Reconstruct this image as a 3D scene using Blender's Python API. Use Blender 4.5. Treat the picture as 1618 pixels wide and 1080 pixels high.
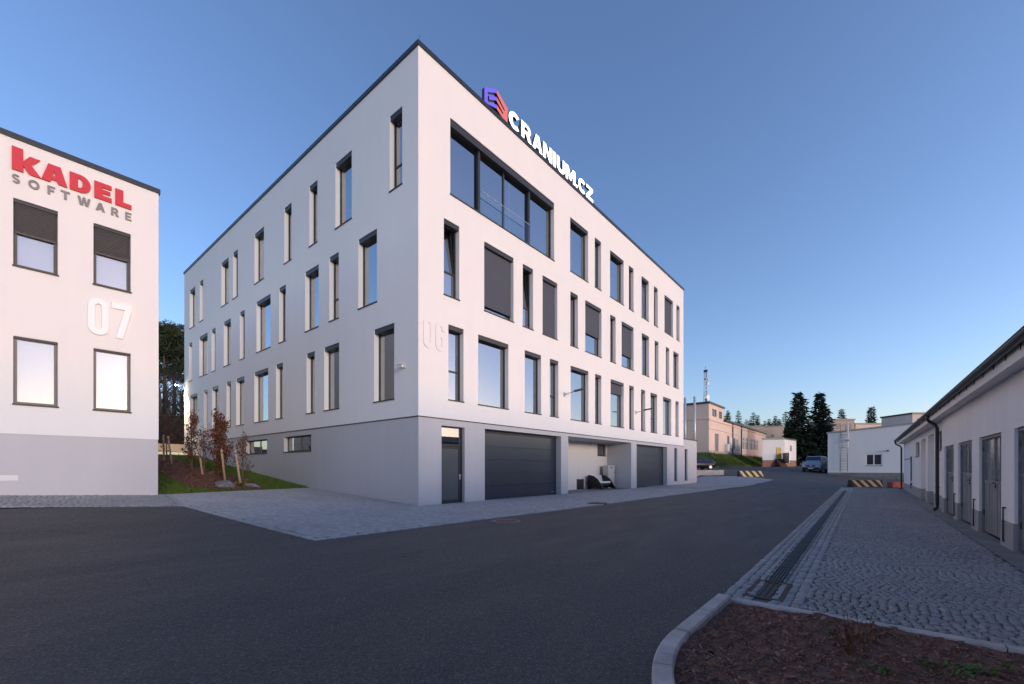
import bpy, bmesh, math, random
import numpy as np
from mathutils import Vector, Matrix

for o in list(bpy.data.objects):
    bpy.data.objects.remove(o)
scene = bpy.context.scene
C = scene.collection
R = math.radians
PI = math.pi
rnd = random.Random(7)

# ------------------------------------------------------------------ camera
cam_d = bpy.data.cameras.new('camera')
cam = bpy.data.objects.new('camera', cam_d)
C.objects.link(cam)
cam.location = (-9.387, -11.942, 1.298)
cam.rotation_euler = (R(90), 0, R(-(90 - 39.737)))
cam_d.sensor_width = 36
cam_d.lens = 36 * 690.81 / 1618
cam_d.shift_y = (739.63 - 540) / 1618
cam_d.clip_start = 0.05
cam_d.clip_end = 6000
scene.camera = cam

# ------------------------------------------------------------------ sky, sun, exposure
SUN_EL, SUN_AZ = 5.0, 196.0        # degrees; azimuth clockwise from +Y
world = bpy.data.worlds.new('World')
scene.world = world
world.use_nodes = True
wn = world.node_tree
for n in list(wn.nodes):
    wn.nodes.remove(n)
w_out = wn.nodes.new('ShaderNodeOutputWorld')
w_bg = wn.nodes.new('ShaderNodeBackground')
w_sky = wn.nodes.new('ShaderNodeTexSky')
w_sky.sky_type = 'NISHITA'
w_sky.sun_disc = False
w_sky.sun_elevation = R(SUN_EL)
w_sky.sun_rotation = R(SUN_AZ - 38)
w_sky.altitude = 300
w_sky.air_density = 1.0
w_sky.dust_density = 0.9
w_sky.ozone_density = 3.3
w_bg.inputs['Strength'].default_value = 0.14
w_tint = wn.nodes.new('ShaderNodeMix')          # the camera's evening white balance
w_tint.data_type = 'RGBA'
w_tint.blend_type = 'MULTIPLY'
w_tint.inputs[0].default_value = 1.0
w_tint.inputs[7].default_value = (1.0, 0.775, 0.80, 1)
wn.links.new(w_sky.outputs[0], w_tint.inputs[6])
w_hs = wn.nodes.new('ShaderNodeHueSaturation')
w_hs.inputs['Saturation'].default_value = 0.97
wn.links.new(w_tint.outputs[2], w_hs.inputs['Color'])
wn.links.new(w_hs.outputs[0], w_bg.inputs[0])
wn.links.new(w_bg.outputs[0], w_out.inputs[0])

sun_d = bpy.data.lights.new('sun', 'SUN')
sun = bpy.data.objects.new('sun', sun_d)
C.objects.link(sun)
sun_d.energy = 0.41
sun_d.angle = R(14)
sun_d.color = (1.0, 0.84, 0.71)
_az, _el = R(SUN_AZ), R(SUN_EL + 3)
sun_dir = Vector((math.sin(_az) * math.cos(_el), math.cos(_az) * math.cos(_el), math.sin(_el)))
sun.rotation_euler = sun_dir.to_track_quat('Z', 'Y').to_euler()
sun.location = (0, -30, 30)

vs = scene.view_settings
vs.view_transform = 'Standard'
vs.look = 'None'
vs.exposure = 2.0
vs.gamma = 1.0
vs.use_curve_mapping = False

# ------------------------------------------------------------------ helpers
def tag(o, label=None, cat=None, group=None, kind=None):
    if label: o['label'] = label
    if cat: o['category'] = cat
    if group: o['group'] = group
    if kind: o['kind'] = kind
    return o

def empty(name, loc=(0, 0, 0), rz=0.0, parent=None):
    o = bpy.data.objects.new(name, None)
    o.empty_display_size = 0.2
    C.objects.link(o)
    o.location = loc
    o.rotation_euler = (0, 0, rz)
    if parent: o.parent = parent
    return o

def mkobj(name, mesh, parent=None, loc=(0, 0, 0), rot=(0, 0, 0), scale=(1, 1, 1)):
    o = bpy.data.objects.new(name, mesh)
    C.objects.link(o)
    if parent: o.parent = parent
    o.location = loc
    o.rotation_euler = rot
    o.scale = scale
    return o

def copy_tree(o, parent=None):
    c = o.copy()
    C.objects.link(c)
    c.parent = parent
    for ch in list(o.children):
        copy_tree(ch, c)
    return c

class MB:
    """collects shapes; build() links them as one mesh object"""
    def __init__(s):
        s.v = []; s.f = []; s.sm = []
    def face(s, pts, smooth=False):
        i = len(s.v); s.v += [tuple(p) for p in pts]
        s.f.append(tuple(range(i, i + len(pts)))); s.sm.append(smooth)
    def raw(s, vs_, fs, smooth=False):
        i = len(s.v); s.v += [tuple(p) for p in vs_]
        for q in fs:
            s.f.append(tuple(i + k for k in q)); s.sm.append(smooth)
    def box(s, x0, x1, y0, y1, z0, z1, P=None, skip=''):
        c = [(x0, y0, z0), (x1, y0, z0), (x1, y1, z0), (x0, y1, z0), (x0, y0, z1), (x1, y0, z1), (x1, y1, z1), (x0, y1, z1)]
        if P: c = [P(*q) for q in c]
        F = [(0, 3, 2, 1), (4, 5, 6, 7), (0, 1, 5, 4), (1, 2, 6, 5), (2, 3, 7, 6), (3, 0, 4, 7)]
        s.raw(c, F)
    def cbox(s, x0, x1, y0, y1, z0, z1, b=0.01, P=None):
        """box with chamfered edges"""
        b = min(b, (x1 - x0) / 2.2, (y1 - y0) / 2.2, (z1 - z0) / 2.2)
        bm = bmesh.new()
        bmesh.ops.create_cube(bm, size=1)
        for v in bm.verts:
            v.co = Vector((x0 + (v.co.x + .5) * (x1 - x0), y0 + (v.co.y + .5) * (y1 - y0), z0 + (v.co.z + .5) * (z1 - z0)))
        bmesh.ops.bevel(bm, geom=bm.edges[:], offset=b, segments=1, affect='EDGES')
        bm.verts.index_update()
        vv = [tuple(v.co) for v in bm.verts]
        if P: vv = [P(*q) for q in vv]
        s.raw(vv, [[v.index for v in f.verts] for f in bm.faces])
        bm.free()
    def prism(s, poly, h0, h1, P):
        """poly of (a,b); P(a,b,h)->xyz"""
        n = len(poly)
        v = [P(a, b, h0) for a, b in poly] + [P(a, b, h1) for a, b in poly]
        F = [tuple(range(n - 1, -1, -1)), tuple(range(n, 2 * n))] + [(i, (i + 1) % n, n + (i + 1) % n, n + i) for i in range(n)]
        s.raw(v, F)
    def tube(s, pts, rad, n=8, cap=True, smooth=True):
        pts = [Vector(p) for p in pts]
        if not hasattr(rad, '__len__'): rad = [rad] * len(pts)
        rings = []
        up = Vector((0, 0, 1))
        for i, p in enumerate(pts):
            d = (pts[min(i + 1, len(pts) - 1)] - pts[max(i - 1, 0)])
            if d.length < 1e-9: d = Vector((0, 0, 1))
            d.normalize()
            a = d.cross(up if abs(d.z) < .95 else Vector((1, 0, 0))); a.normalize()
            b = d.cross(a)
            rings.append([p + a * math.cos(2 * PI * k / n) * rad[i] + b * math.sin(2 * PI * k / n) * rad[i] for k in range(n)])
        base = len(s.v)
        for r in rings: s.v += [tuple(q) for q in r]
        for i in range(len(rings) - 1):
            for k in range(n):
                s.f.append((base + i * n + k, base + i * n + (k + 1) % n, base + (i + 1) * n + (k + 1) % n, base + (i + 1) * n + k)); s.sm.append(smooth)
        if cap:
            s.f.append(tuple(base + k for k in range(n - 1, -1, -1))); s.sm.append(False)
            s.f.append(tuple(base + (len(rings) - 1) * n + k for k in range(n))); s.sm.append(False)
    def mesh(s, name, mat=None, normals=True):
        me = bpy.data.meshes.new(name)
        me.from_pydata(s.v, [], s.f)
        me.polygons.foreach_set('use_smooth', s.sm)
        if mat:
            for m in (mat if isinstance(mat, (list, tuple)) else [mat]): me.materials.append(m)
        if normals:
            bm = bmesh.new(); bm.from_mesh(me)
            bmesh.ops.recalc_face_normals(bm, faces=bm.faces)
            bm.to_mesh(me); bm.free()
        me.update()
        return me
    def build(s, name, mat, parent=None, loc=(0, 0, 0), rot=(0, 0, 0), normals=True):
        return mkobj(name, s.mesh(name, mat, normals), parent, loc, rot)

def np_mesh(name, V, F, mat, k):
    """V (n,3) array, F (m,k) array"""
    me = bpy.data.meshes.new(name)
    me.vertices.add(len(V)); me.vertices.foreach_set('co', np.asarray(V, np.float32).ravel())
    me.loops.add(F.size); me.loops.foreach_set('vertex_index', np.asarray(F, np.int32).ravel())
    me.polygons.add(len(F)); me.polygons.foreach_set('loop_start', np.arange(0, F.size, k, dtype=np.int32))
    me.update(calc_edges=True)
    me.materials.append(mat)
    return me

# ------------------------------------------------------------------ materials
def mat_new(name):
    m = bpy.data.materials.new(name); m.use_nodes = True
    nt = m.node_tree
    return m, nt, nt.nodes['Principled BSDF']

def N(nt, typ, **kw):
    n = nt.nodes.new(typ)
    for k, v in kw.items():
        if k in n.inputs: n.inputs[k].default_value = v
        else: setattr(n, k, v)
    return n

def ramp(nt, src, stops):
    r = nt.nodes.new('ShaderNodeValToRGB')
    el = r.color_ramp.elements
    el[0].position, el[0].color = stops[0][0], (*stops[0][1], 1)
    el[1].position, el[1].color = stops[-1][0], (*stops[-1][1], 1)
    for p, c in stops[1:-1]:
        e = el.new(p); e.color = (*c, 1)
    nt.links.new(src, r.inputs[0])
    return r.outputs[0]

def coords(nt, scale=(1, 1, 1), world_space=True):
    if world_space:
        g = nt.nodes.new('ShaderNodeNewGeometry'); out = g.outputs['Position']
    else:
        g = nt.nodes.new('ShaderNodeTexCoord'); out = g.outputs['Object']
    mp = nt.nodes.new('ShaderNodeMapping'); mp.inputs['Scale'].default_value = scale
    nt.links.new(out, mp.inputs[0])
    return mp.outputs[0]

def noise(nt, vec, scale, detail=4, rough=.55):
    n = N(nt, 'ShaderNodeTexNoise', Scale=scale, Detail=detail, Roughness=rough)
    nt.links.new(vec, n.inputs['Vector'])
    return n.outputs['Fac']

def mixc(nt, fac, a, b, mode='MIX'):
    m = nt.nodes.new('ShaderNodeMix'); m.data_type = 'RGBA'; m.blend_type = mode
    if isinstance(fac, (int, float)): m.inputs[0].default_value = fac
    else: nt.links.new(fac, m.inputs[0])
    for i, q in ((6, a), (7, b)):
        if isinstance(q, tuple): m.inputs[i].default_value = (*q, 1)
        else: nt.links.new(q, m.inputs[i])
    return m.outputs[2]

def bump(nt, bsdf, h, strength, dist):
    b = N(nt, 'ShaderNodeBump', Strength=strength, Distance=dist)
    nt.links.new(h, b.inputs['Height'])
    nt.links.new(b.outputs[0], bsdf.inputs['Normal'])
    return b

def mat_plain(name, col, rough=.6, metal=0.0, var=.12, vscale=3.0, bumps=0.0, bscale=200, spec=.5):
    m, nt, b = mat_new(name)
    v = coords(nt)
    f = noise(nt, v, vscale, 5, .6)
    lo = tuple(c * (1 - var) for c in col); hi = tuple(min(1, c * (1 + var)) for c in col)
    nt.links.new(ramp(nt, f, [(.3, lo), (.7, hi)]), b.inputs['Base Color'])
    b.inputs['Roughness'].default_value = rough
    b.inputs['Metallic'].default_value = metal
    b.inputs['Specular IOR Level'].default_value = spec
    if bumps: bump(nt, b, noise(nt, v, bscale, 2), bumps, .004)
    return m

def mat_plaster(name, col, var=.035):
    m, nt, b = mat_new(name)
    v = coords(nt)
    big = noise(nt, v, .35, 3); streak = noise(nt, coords(nt, (1.6, 1.6, .12)), 1.4, 5, .65)
    fine = noise(nt, v, 90, 3, .7)
    lo = tuple(c * (1 - var) for c in col); hi = tuple(min(1, c * (1 + var)) for c in col)
    c1 = ramp(nt, big, [(.3, lo), (.7, hi)])
    c2 = mixc(nt, .5, c1, ramp(nt, streak, [(.25, tuple(c * (1 - 1.5 * var) for c in col)), (.7, hi)]))
    nt.links.new(mixc(nt, .12, c2, ramp(nt, fine, [(.3, tuple(c * .8 for c in col)), (.7, hi)])), b.inputs['Base Color'])
    b.inputs['Roughness'].default_value = .92
    b.inputs['Specular IOR Level'].default_value = .25
    bump(nt, b, fine, .35, .004)
    return m

def mat_glass(name, tint=(.36, .40, .41), r0=.42, gloss=(.95, .97, 1.0)):
    m = bpy.data.materials.new(name); m.use_nodes = True
    nt = m.node_tree
    for n in list(nt.nodes): nt.nodes.remove(n)
    o = nt.nodes.new('ShaderNodeOutputMaterial')
    t = N(nt, 'ShaderNodeBsdfTransparent', Color=(*tint, 1))
    g = N(nt, 'ShaderNodeBsdfGlossy', Color=(*gloss, 1), Roughness=.006)
    lw = N(nt, 'ShaderNodeLayerWeight', Blend=.5)
    pw = N(nt, 'ShaderNodeMath', operation='POWER'); nt.links.new(lw.outputs['Facing'], pw.inputs[0]); pw.inputs[1].default_value = 5
    fr = N(nt, 'ShaderNodeMath', operation='MULTIPLY_ADD'); nt.links.new(pw.outputs[0], fr.inputs[0]); fr.inputs[1].default_value = 1 - r0; fr.inputs[2].default_value = r0
    v = coords(nt)
    bp = N(nt, 'ShaderNodeBump', Strength=.03, Distance=.03)
    nt.links.new(noise(nt, v, .8, 1), bp.inputs['Height'])
    nt.links.new(bp.outputs[0], g.inputs['Normal'])
    mx = nt.nodes.new('ShaderNodeMixShader')
    nt.links.new(fr.outputs[0], mx.inputs[0]); nt.links.new(t.outputs[0], mx.inputs[1]); nt.links.new(g.outputs[0], mx.inputs[2])
    nt.links.new(mx.outputs[0], o.inputs[0])
    return m

def mat_emit(name, col, s, base=None):
    m, nt, b = mat_new(name)
    b.inputs['Base Color'].default_value = (*(base or col), 1)
    b.inputs['Emission Color'].default_value = (*col, 1)
    b.inputs['Emission Strength'].default_value = s
    b.inputs['Roughness'].default_value = .4
    return m

def mat_asphalt(name, col=(.084, .073, .070)):
    m, nt, b = mat_new(name)
    v = coords(nt)
    big = noise(nt, v, .22, 4, .6); mid = noise(nt, coords(nt, (.5, 1.6, 1)), 1.1, 5, .6)
    fine = N(nt, 'ShaderNodeTexVoronoi', Scale=72.0); nt.links.new(v, fine.inputs['Vector'])
    grain = noise(nt, v, 60, 4, .75)
    c1 = ramp(nt, big, [(.3, tuple(c * .82 for c in col)), (.7, tuple(c * 1.15 for c in col))])
    c2 = mixc(nt, .4, c1, ramp(nt, mid, [(.3, tuple(c * .7 for c in col)), (.75, tuple(c * 1.3 for c in col))]))
    trk = noise(nt, coords(nt, (.10, .9, 1)), 1.3, 3, .5); blot = noise(nt, v, .9, 6, .7)
    c2 = mixc(nt, .55, c2, mixc(nt, 1.0, c2, ramp(nt, trk, [(.38, (.62, .62, .64)), (.60, (1.12, 1.12, 1.12))]), 'MULTIPLY'))
    c2 = mixc(nt, .6, c2, mixc(nt, 1.0, c2, ramp(nt, blot, [(.30, (.55, .55, .56)), (.42, (1, 1, 1))]), 'MULTIPLY'))
    c3 = mixc(nt, .62, c2, ramp(nt, fine.outputs['Color'], [(.1, tuple(c * .35 for c in col)), (.6, col), (.90, tuple(c * 1.9 for c in col)), (1, tuple(c * 4.0 for c in col))]))
    nt.links.new(c3, b.inputs['Base Color'])
    nt.links.new(ramp(nt, mid, [(.3, (.66, .66, .66)), (.7, (.84, .84, .84))]), b.inputs['Roughness'])
    b.inputs['Specular IOR Level'].default_value = .35
    add = N(nt, 'ShaderNodeMath', operation='ADD')
    nt.links.new(fine.outputs['Distance'], add.inputs[0]); nt.links.new(grain, add.inputs[1])
    bump(nt, b, add.outputs[0], .55, .006)
    return m

def mat_sett(name, cols, isl=True):
    """granite setts: colour by stone, fine grain"""
    m, nt, b = mat_new(name)
    v = coords(nt)
    g = nt.nodes.new('ShaderNodeNewGeometry'); oi = nt.nodes.new('ShaderNodeObjectInfo')
    ad = N(nt, 'ShaderNodeMath', operation='ADD'); nt.links.new(g.outputs['Random Per Island'], ad.inputs[0]); nt.links.new(oi.outputs['Random'], ad.inputs[1])
    fr = N(nt, 'ShaderNodeMath', operation='FRACT'); nt.links.new(ad.outputs[0], fr.inputs[0])
    n = len(cols)
    c1 = ramp(nt, fr.outputs[0], [(i / (n - 1), c) for i, c in enumerate(cols)])
    grain = noise(nt, v, 140, 3, .8); big = noise(nt, v, .5, 4)
    c2 = mixc(nt, .40, c1, ramp(nt, grain, [(.3, (.14, .14, .15)), (.7, (.56, .56, .58))]))
    c3 = mixc(nt, .5, c2, mixc(nt, 1.0, c2, ramp(nt, big, [(.3, (.7, .7, .7)), (.7, (1, 1, 1))]), 'MULTIPLY'))
    nt.links.new(c3, b.inputs['Base Color'])
    b.inputs['Roughness'].default_value = .75
    b.inputs['Specular IOR Level'].default_value = .35
    bump(nt, b, noise(nt, v, 70, 3, .7), .35, .005)
    return m

def mat_settfar(name, ca, cb, joint, scale=9.5):
    """sett paving too far away to tell stones apart"""
    m, nt, b = mat_new(name)
    v = coords(nt, (1, .85, 1))
    vo = N(nt, 'ShaderNodeTexVoronoi', Scale=scale, Randomness=.55); nt.links.new(v, vo.inputs['Vector'])
    ed = N(nt, 'ShaderNodeTexVoronoi', Scale=scale, Randomness=.55); ed.feature = 'DISTANCE_TO_EDGE'; nt.links.new(v, ed.inputs['Vector'])
    sep = nt.nodes.new('ShaderNodeSeparateColor'); nt.links.new(vo.outputs['Color'], sep.inputs[0])
    c1 = ramp(nt, sep.outputs[0], [(0, ca), (1, cb)])
    j = ramp(nt, ed.outputs['Distance'], [(.03, (0, 0, 0)), (.09, (1, 1, 1))])
    nt.links.new(mixc(nt, j, joint, c1), b.inputs['Base Color'])
    b.inputs['Roughness'].default_value = .75
    bump(nt, b, j, .6, .01)
    return m

def mat_leaf(name, cols, rough=.55, trans=0.0):
    m, nt, b = mat_new(name)
    g = nt.nodes.new('ShaderNodeNewGeometry'); oi = nt.nodes.new('ShaderNodeObjectInfo')
    ad = N(nt, 'ShaderNodeMath', operation='ADD'); nt.links.new(g.outputs['Random Per Island'], ad.inputs[0]); nt.links.new(oi.outputs['Random'], ad.inputs[1])
    fr = N(nt, 'ShaderNodeMath', operation='FRACT'); nt.links.new(ad.outputs[0], fr.inputs[0])
    n = len(cols)
    nt.links.new(ramp(nt, fr.outputs[0], [(i / (n - 1), c) for i, c in enumerate(cols)]), b.inputs['Base Color'])
    b.inputs['Roughness'].default_value = rough
    b.inputs['Specular IOR Level'].default_value = .25
    return m

M = {}
M['white'] = mat_plaster('white_plaster', (.85, .83, .815), .025)
M['gray'] = mat_plaster('grey_plaster', (.56, .55, .565), .05)
M['kgray'] = mat_plaster('lilac_grey_plaster', (.57, .55, .565), .04)
M['cream'] = mat_plaster('cream_plaster', (.70, .67, .64), .05)
M['garwall'] = mat_plaster('aged_white_plaster', (.83, .80, .785), .07)
M['garplinth'] = mat_plaster('grey_base_plaster', (.33, .33, .335), .10)
M['pinkwall'] = mat_plaster('apricot_plaster', (.74, .58, .49), .08)
M['brownwall'] = mat_plaster('tan_plaster', (.46, .37, .30), .1)
M['farwhite'] = mat_plaster('pale_render', (.78, .755, .74), .05)
M['metal'] = mat_plain('anthracite_metal', (.028, .030, .034), .42, .0, .1, 4)
M['coping'] = mat_plain('dark_sheet_metal', (.035, .040, .050), .38, .35, .12, 3)
M['sill'] = mat_plain('sill_metal', (.035, .036, .04), .45, .2, .1, 5)
M['kframe'] = mat_plain('grey_brown_frame', (.14, .13, .125), .45, .1, .1, 6)
M['slat'] = mat_plain('shutter_slat', (.075, .07, .07), .5, .1, .1, 8)
M['screen'] = mat_plain('grey_screen_fabric', (.070, .080, .105), .8, 0, .06, 2)
M['inner_wall_strip'] = mat_plain('cream_inner_wall', (.50, .49, .42), .9, 0, .08, 6)
M['interior'] = mat_plain('office_interior', (.30, .29, .28), .9, 0, .3, .7)
M['glass'] = mat_glass('window_glass')
M['kglass'] = mat_glass('bright_window_glass', (.85, .85, .85), .33)
M['glassdoor'] = mat_plain('satin_glass', (.09, .105, .11), .18, .0, .05, 1)
M['rail'] = mat_glass('balustrade_glass', (.90, .94, .95), .06)
M['gdoor'] = mat_plain('garage_door_coating', (.036, .044, .060), .22, .0, .08, 1.5)
M['steel'] = mat_plain('stainless_steel', (.66, .64, .62), .40, .35, .08, 9)
M['galv'] = mat_plain('galvanised_steel', (.36, .37, .38), .45, .8, .15, 12)
M['panebacking'] = mat_plain('pane_brightener', (.62, .615, .61), .8, 0, .03, 5)  # white sheet added behind panes to make them look as bright as reflected sky
M['whitepaint'] = mat_plain('white_paint', (.80, .79, .78), .4, 0, .03, 5)
M['darkgray'] = mat_plain('dark_grey_paint', (.06, .062, .066), .5, .2, .15, 6)
M['doorgrey'] = mat_plain('weathered_door_paint', (.24, .24, .25), .42, .15, .18, 3, .12, 60)
M['doorframe'] = mat_plain('door_frame_paint', (.20, .20, .21), .5, .1, .2, 5)
M['dusty'] = mat_plain('dusty_glass', (.20, .205, .215), .16, .0, .3, 4)
M['gutter'] = mat_plain('dark_gutter_metal', (.045, .047, .052), .4, .5, .15, 5)
M['roof'] = mat_plain('dark_roofing', (.05, .048, .05), .7, .1, .2, 4)
M['asphalt'] = mat_asphalt('asphalt')
M['sett'] = mat_sett('granite_sett', [(.34, .315, .30), (.48, .45, .43), (.40, .375, .36), (.56, .53, .51), (.37, .345, .33), (.48, .45, .43)])
M['settyard'] = mat_sett('granite_sett_blue', [(.205, .185, .18), (.28, .255, .25), (.235, .21, .205), (.32, .295, .285), (.215, .195, .19), (.27, .245, .24)])
M['settpale'] = mat_sett('granite_sett_pale', [(.20, .195, .19), (.32, .31, .30), (.26, .25, .245), (.38, .365, .35), (.23, .22, .215)])
M['settfar'] = mat_settfar('sett_paving_far', (.32, .30, .285), (.52, .49, .47), (.13, .12, .115))
M['settyardfar'] = mat_settfar('sett_yard_far', (.19, .17, .165), (.30, .275, .265), (.10, .09, .088))
M['joint'] = mat_plain('sett_joint_sand', (.11, .105, .10), .95, 0, .3, 12, .5, 120)
M['concrete'] = mat_plain('concrete', (.33, .325, .315), .85, 0, .18, 2.5, .3, 80)
M['concdark'] = mat_plain('worn_concrete', (.20, .195, .19), .88, 0, .25, 2, .35, 60)
M['kerb'] = mat_plain('granite_kerb', (.44, .385, .355), .75, 0, .22, 6, .3, 120)
M['soil'] = mat_plain('bark_mulch_soil', (.13, .062, .045), .95, 0, .5, 9, .8, 45)
M['chip'] = mat_leaf('bark_chip', [(.12, .048, .032), (.27, .12, .080), (.16, .068, .046), (.40, .21, .145), (.085, .036, .026)], .9)
M['terrain'] = mat_plain('dry_grass_earth', (.085, .080, .045), .95, 0, .4, .6, .5, 20)
M['lawn'] = mat_plain('lawn_ground', (.075, .105, .02), .95, 0, .35, 2.5, .5, 40)
M['blade'] = mat_leaf('grass_blade', [(.065, .115, .015), (.12, .18, .028), (.09, .14, .02), (.17, .20, .045)], .6)
M['bank'] = mat_plain('bank_grass', (.070, .092, .026), .95, 0, .4, 1.2, .6, 18)
M['bark'] = mat_plain('tree_bark', (.085, .065, .050), .9, 0, .35, 9, .6, 40)
M['palebark'] = mat_plain('sapling_bark', (.16, .125, .095), .85, 0, .3, 20, .4, 60)
M['beech'] = mat_leaf('copper_beech_leaf', [(.075, .026, .015), (.17, .062, .032), (.11, .040, .022), (.24, .10, .05), (.055, .02, .013)])
M['hedgeleaf'] = mat_leaf('brown_hedge_leaf', [(.07, .035, .022), (.14, .07, .045), (.10, .05, .032), (.19, .10, .065)])
M['needle'] = mat_leaf('spruce_needles', [(.010, .020, .014), (.024, .040, .026), (.016, .029, .018), (.034, .050, .030)], .7)
M['pine'] = mat_leaf('pine_needles', [(.016, .026, .013), (.040, .055, .026), (.026, .040, .018), (.055, .070, .030)], .7)
M['weed'] = mat_leaf('weed_leaf', [(.05, .11, .025), (.10, .18, .045), (.07, .14, .03)])
M['drystem'] = mat_leaf('dry_stem', [(.13, .06, .035), (.20, .09, .05), (.09, .045, .03)])
M['wood'] = mat_plain('stake_wood', (.52, .36, .24), .8, 0, .2, 14, .3, 50)
M['rock'] = mat_plain('grey_rock', (.22, .22, .225), .9, 0, .35, 5, .8, 18)
M['rust'] = mat_plain('rusty_cast_iron', (.24, .085, .055), .8, .2, .3, 20, .5, 60)
M['iron'] = mat_plain('dark_cast_iron', (.022, .022, .024), .6, .5, .3, 18, .4, 60)
M['black'] = mat_plain('black_plastic', (.010, .010, .011), .38, 0, .1, 5)
M['tyre'] = mat_plain('tyre_rubber', (.016, .016, .017), .85, 0, .1, 5)
M['red'] = mat_plain('red_letter_enamel', (.62, .018, .035), .4, 0, .03, 4)
M['lettergrey'] = mat_plain('grey_letter_enamel', (.22, .20, .195), .4, .2, .05, 4)
M['number'] = mat_plain('white_number_board', (.95, .945, .94), .5, 0, .005, 4)
M['signwhite'] = mat_emit('lit_white_letters', (1, .98, .95), .55, (.8, .8, .8))
M['signpurple'] = mat_emit('lit_purple', (.20, .115, .95), .24, (.03, .02, .12))
M['signsalmon'] = mat_emit('lit_salmon', (.95, .20, .17), .19, (.14, .04, .04))
M['signside'] = mat_plain('sign_return_metal', (.05, .055, .065), .4, .3, .1, 5)
M['yellow'] = mat_plain('yellow_door_paint', (.55, .33, .03), .5, 0, .1, 3)
M['barrieryellow'] = mat_plain('worn_yellow_paint', (.62, .47, .22), .7, 0, .15, 6)
M['barrierblack'] = mat_plain('worn_black_paint', (.02, .02, .022), .7, 0, .3, 6)
M['redslab'] = mat_plain('red_rubber_slab', (.34, .08, .07), .8, 0, .15, 5)
M['brick'] = mat_plain('brick_base', (.30, .16, .115), .9, 0, .25, 6)
M['brownwood'] = mat_plain('dark_stained_wood', (.06, .035, .025), .8, 0, .25, 8)
M['vanpaint'] = mat_plain('silver_car_paint', (.36, .37, .40), .28, .75, .04, 2)
M['carpaint'] = mat_plain('black_car_paint', (.012, .014, .022), .15, .3, .04, 2)
M['carglass'] = mat_plain('car_glass', (.015, .02, .025), .05, 0, .05, 2, spec=.9)
M['darkpane'] = mat_plain('dark_pane', (.03, .032, .034), .35, 0, .1, 2, spec=.3)
M['lens'] = mat_plain('headlight_lens', (.65, .65, .66), .12, .3, .08, 20)
M['plate'] = mat_plain('number_plate', (.75, .75, .75), .5, 0, .03, 5)
M['warmlamp'] = mat_emit('lit_lamp', (1, .80, .50), 60, (1, .9, .7))
M['cushion'] = mat_plain('white_vinyl', (.62, .62, .60), .4, 0, .1, 5)
M['fabricgrey'] = mat_plain('light_grey_cabinet', (.50, .49, .51), .6, 0, .05, 4)

# ------------------------------------------------------------------ ground height
def hfun(X, Y):
    X = np.asarray(X, float); Y = np.asarray(Y, float)
    I = np.interp
    pR = I(Y, [-60, -14, -4, 0, 7.76, 16.4, 26, 40, 90], [-.25, -.25, -.07, 0, .40, 1.25, 2.35, 3.2, 4.5])
    pL = I(Y, [-60, -8, -3.8, 1.96, 5.34, 7.76, 16.4, 26, 40, 90], [-.25, -.19, -.08, .3, .44, .6, 1.3, 2.4, 3.3, 4.5])
    w = np.clip((X + 6) / 6, 0, 1)
    z = pL * (1 - w) + pR * w + np.clip(-6 - X, 0, 3.5) * .045 * np.clip((Y + 1) / 3, 0, 1)
    base = I(Y, [-60, -14, -4, 0], [-.25, -.25, -.07, 0])
    f = I(X, [28, 36, 41, 45, 53, 65, 90, 150, 400], [0, .25, .47, .63, .95, 1.35, 1.8, 3, 6]) * I(Y, [-13, -6], [.4, 1])
    zf = base + f
    s = (X - 40.49) * .552 + (Y - 3.14) * .834
    zf = zf + np.maximum(0, 1.15 - zf) * np.clip((s - 1.2) / .5, 0, 1) * np.clip((Y - .7) / .8, 0, 1) * np.clip((X - 36) / 3, 0, 1)
    zf = zf + np.maximum(0, 3.75 - zf) * np.clip((Y - 4.6) / 3.8, 0, 1) * np.clip((X - 50) / 10, 0, 1)
    wr = np.clip((X - 26) / 5, 0, 1)
    return z * (1 - wr) + zf * wr

def H(x, y): return float(hfun(x, y))

def sheet(name, poly, off, mat, step=.8, parent=None, kind='structure', rough=None):
    """a polygon of ground draped over the height function"""
    bm = bmesh.new()
    bm.faces.new([bm.verts.new((x, y, 0)) for x, y in poly])
    xs = [p[0] for p in poly]; ys = [p[1] for p in poly]
    for ax, lo, hi in ((0, min(xs), max(xs)), (1, min(ys), max(ys))):
        q = math.floor(lo / step) * step + step
        while q < hi:
            co = [0, 0, 0]; no = [0, 0, 0]; co[ax] = q; no[ax] = 1
            bmesh.ops.bisect_plane(bm, geom=bm.verts[:] + bm.edges[:] + bm.faces[:], plane_co=co, plane_no=no, dist=1e-5)
            q += step
    for v in bm.verts:
        v.co.z = H(v.co.x, v.co.y) + off + (rough(v.co.x, v.co.y) if rough else 0)
    bmesh.ops.recalc_face_normals(bm, faces=bm.faces)
    for f in bm.faces:
        if f.normal.z < 0: f.normal_flip()
    me = bpy.data.meshes.new(name); bm.to_mesh(me); bm.free()
    me.materials.append(mat)
    o = mkobj(name, me, parent)
    if not parent and kind: o['kind'] = kind
    elif kind == 'stuff': o['kind'] = 'stuff'
    return o

def inpoly(X, Y, poly):
    X = np.asarray(X); Y = np.asarray(Y)
    r = np.zeros(X.shape, bool)
    n = len(poly)
    for i in range(n):
        x0, y0 = poly[i]; x1, y1 = poly[(i + 1) % n]
        if y0 == y1: continue
        c = ((y0 > Y) != (y1 > Y)) & (X < (x1 - x0) * (Y - y0) / (y1 - y0) + x0)
        r ^= c
    return r

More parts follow.
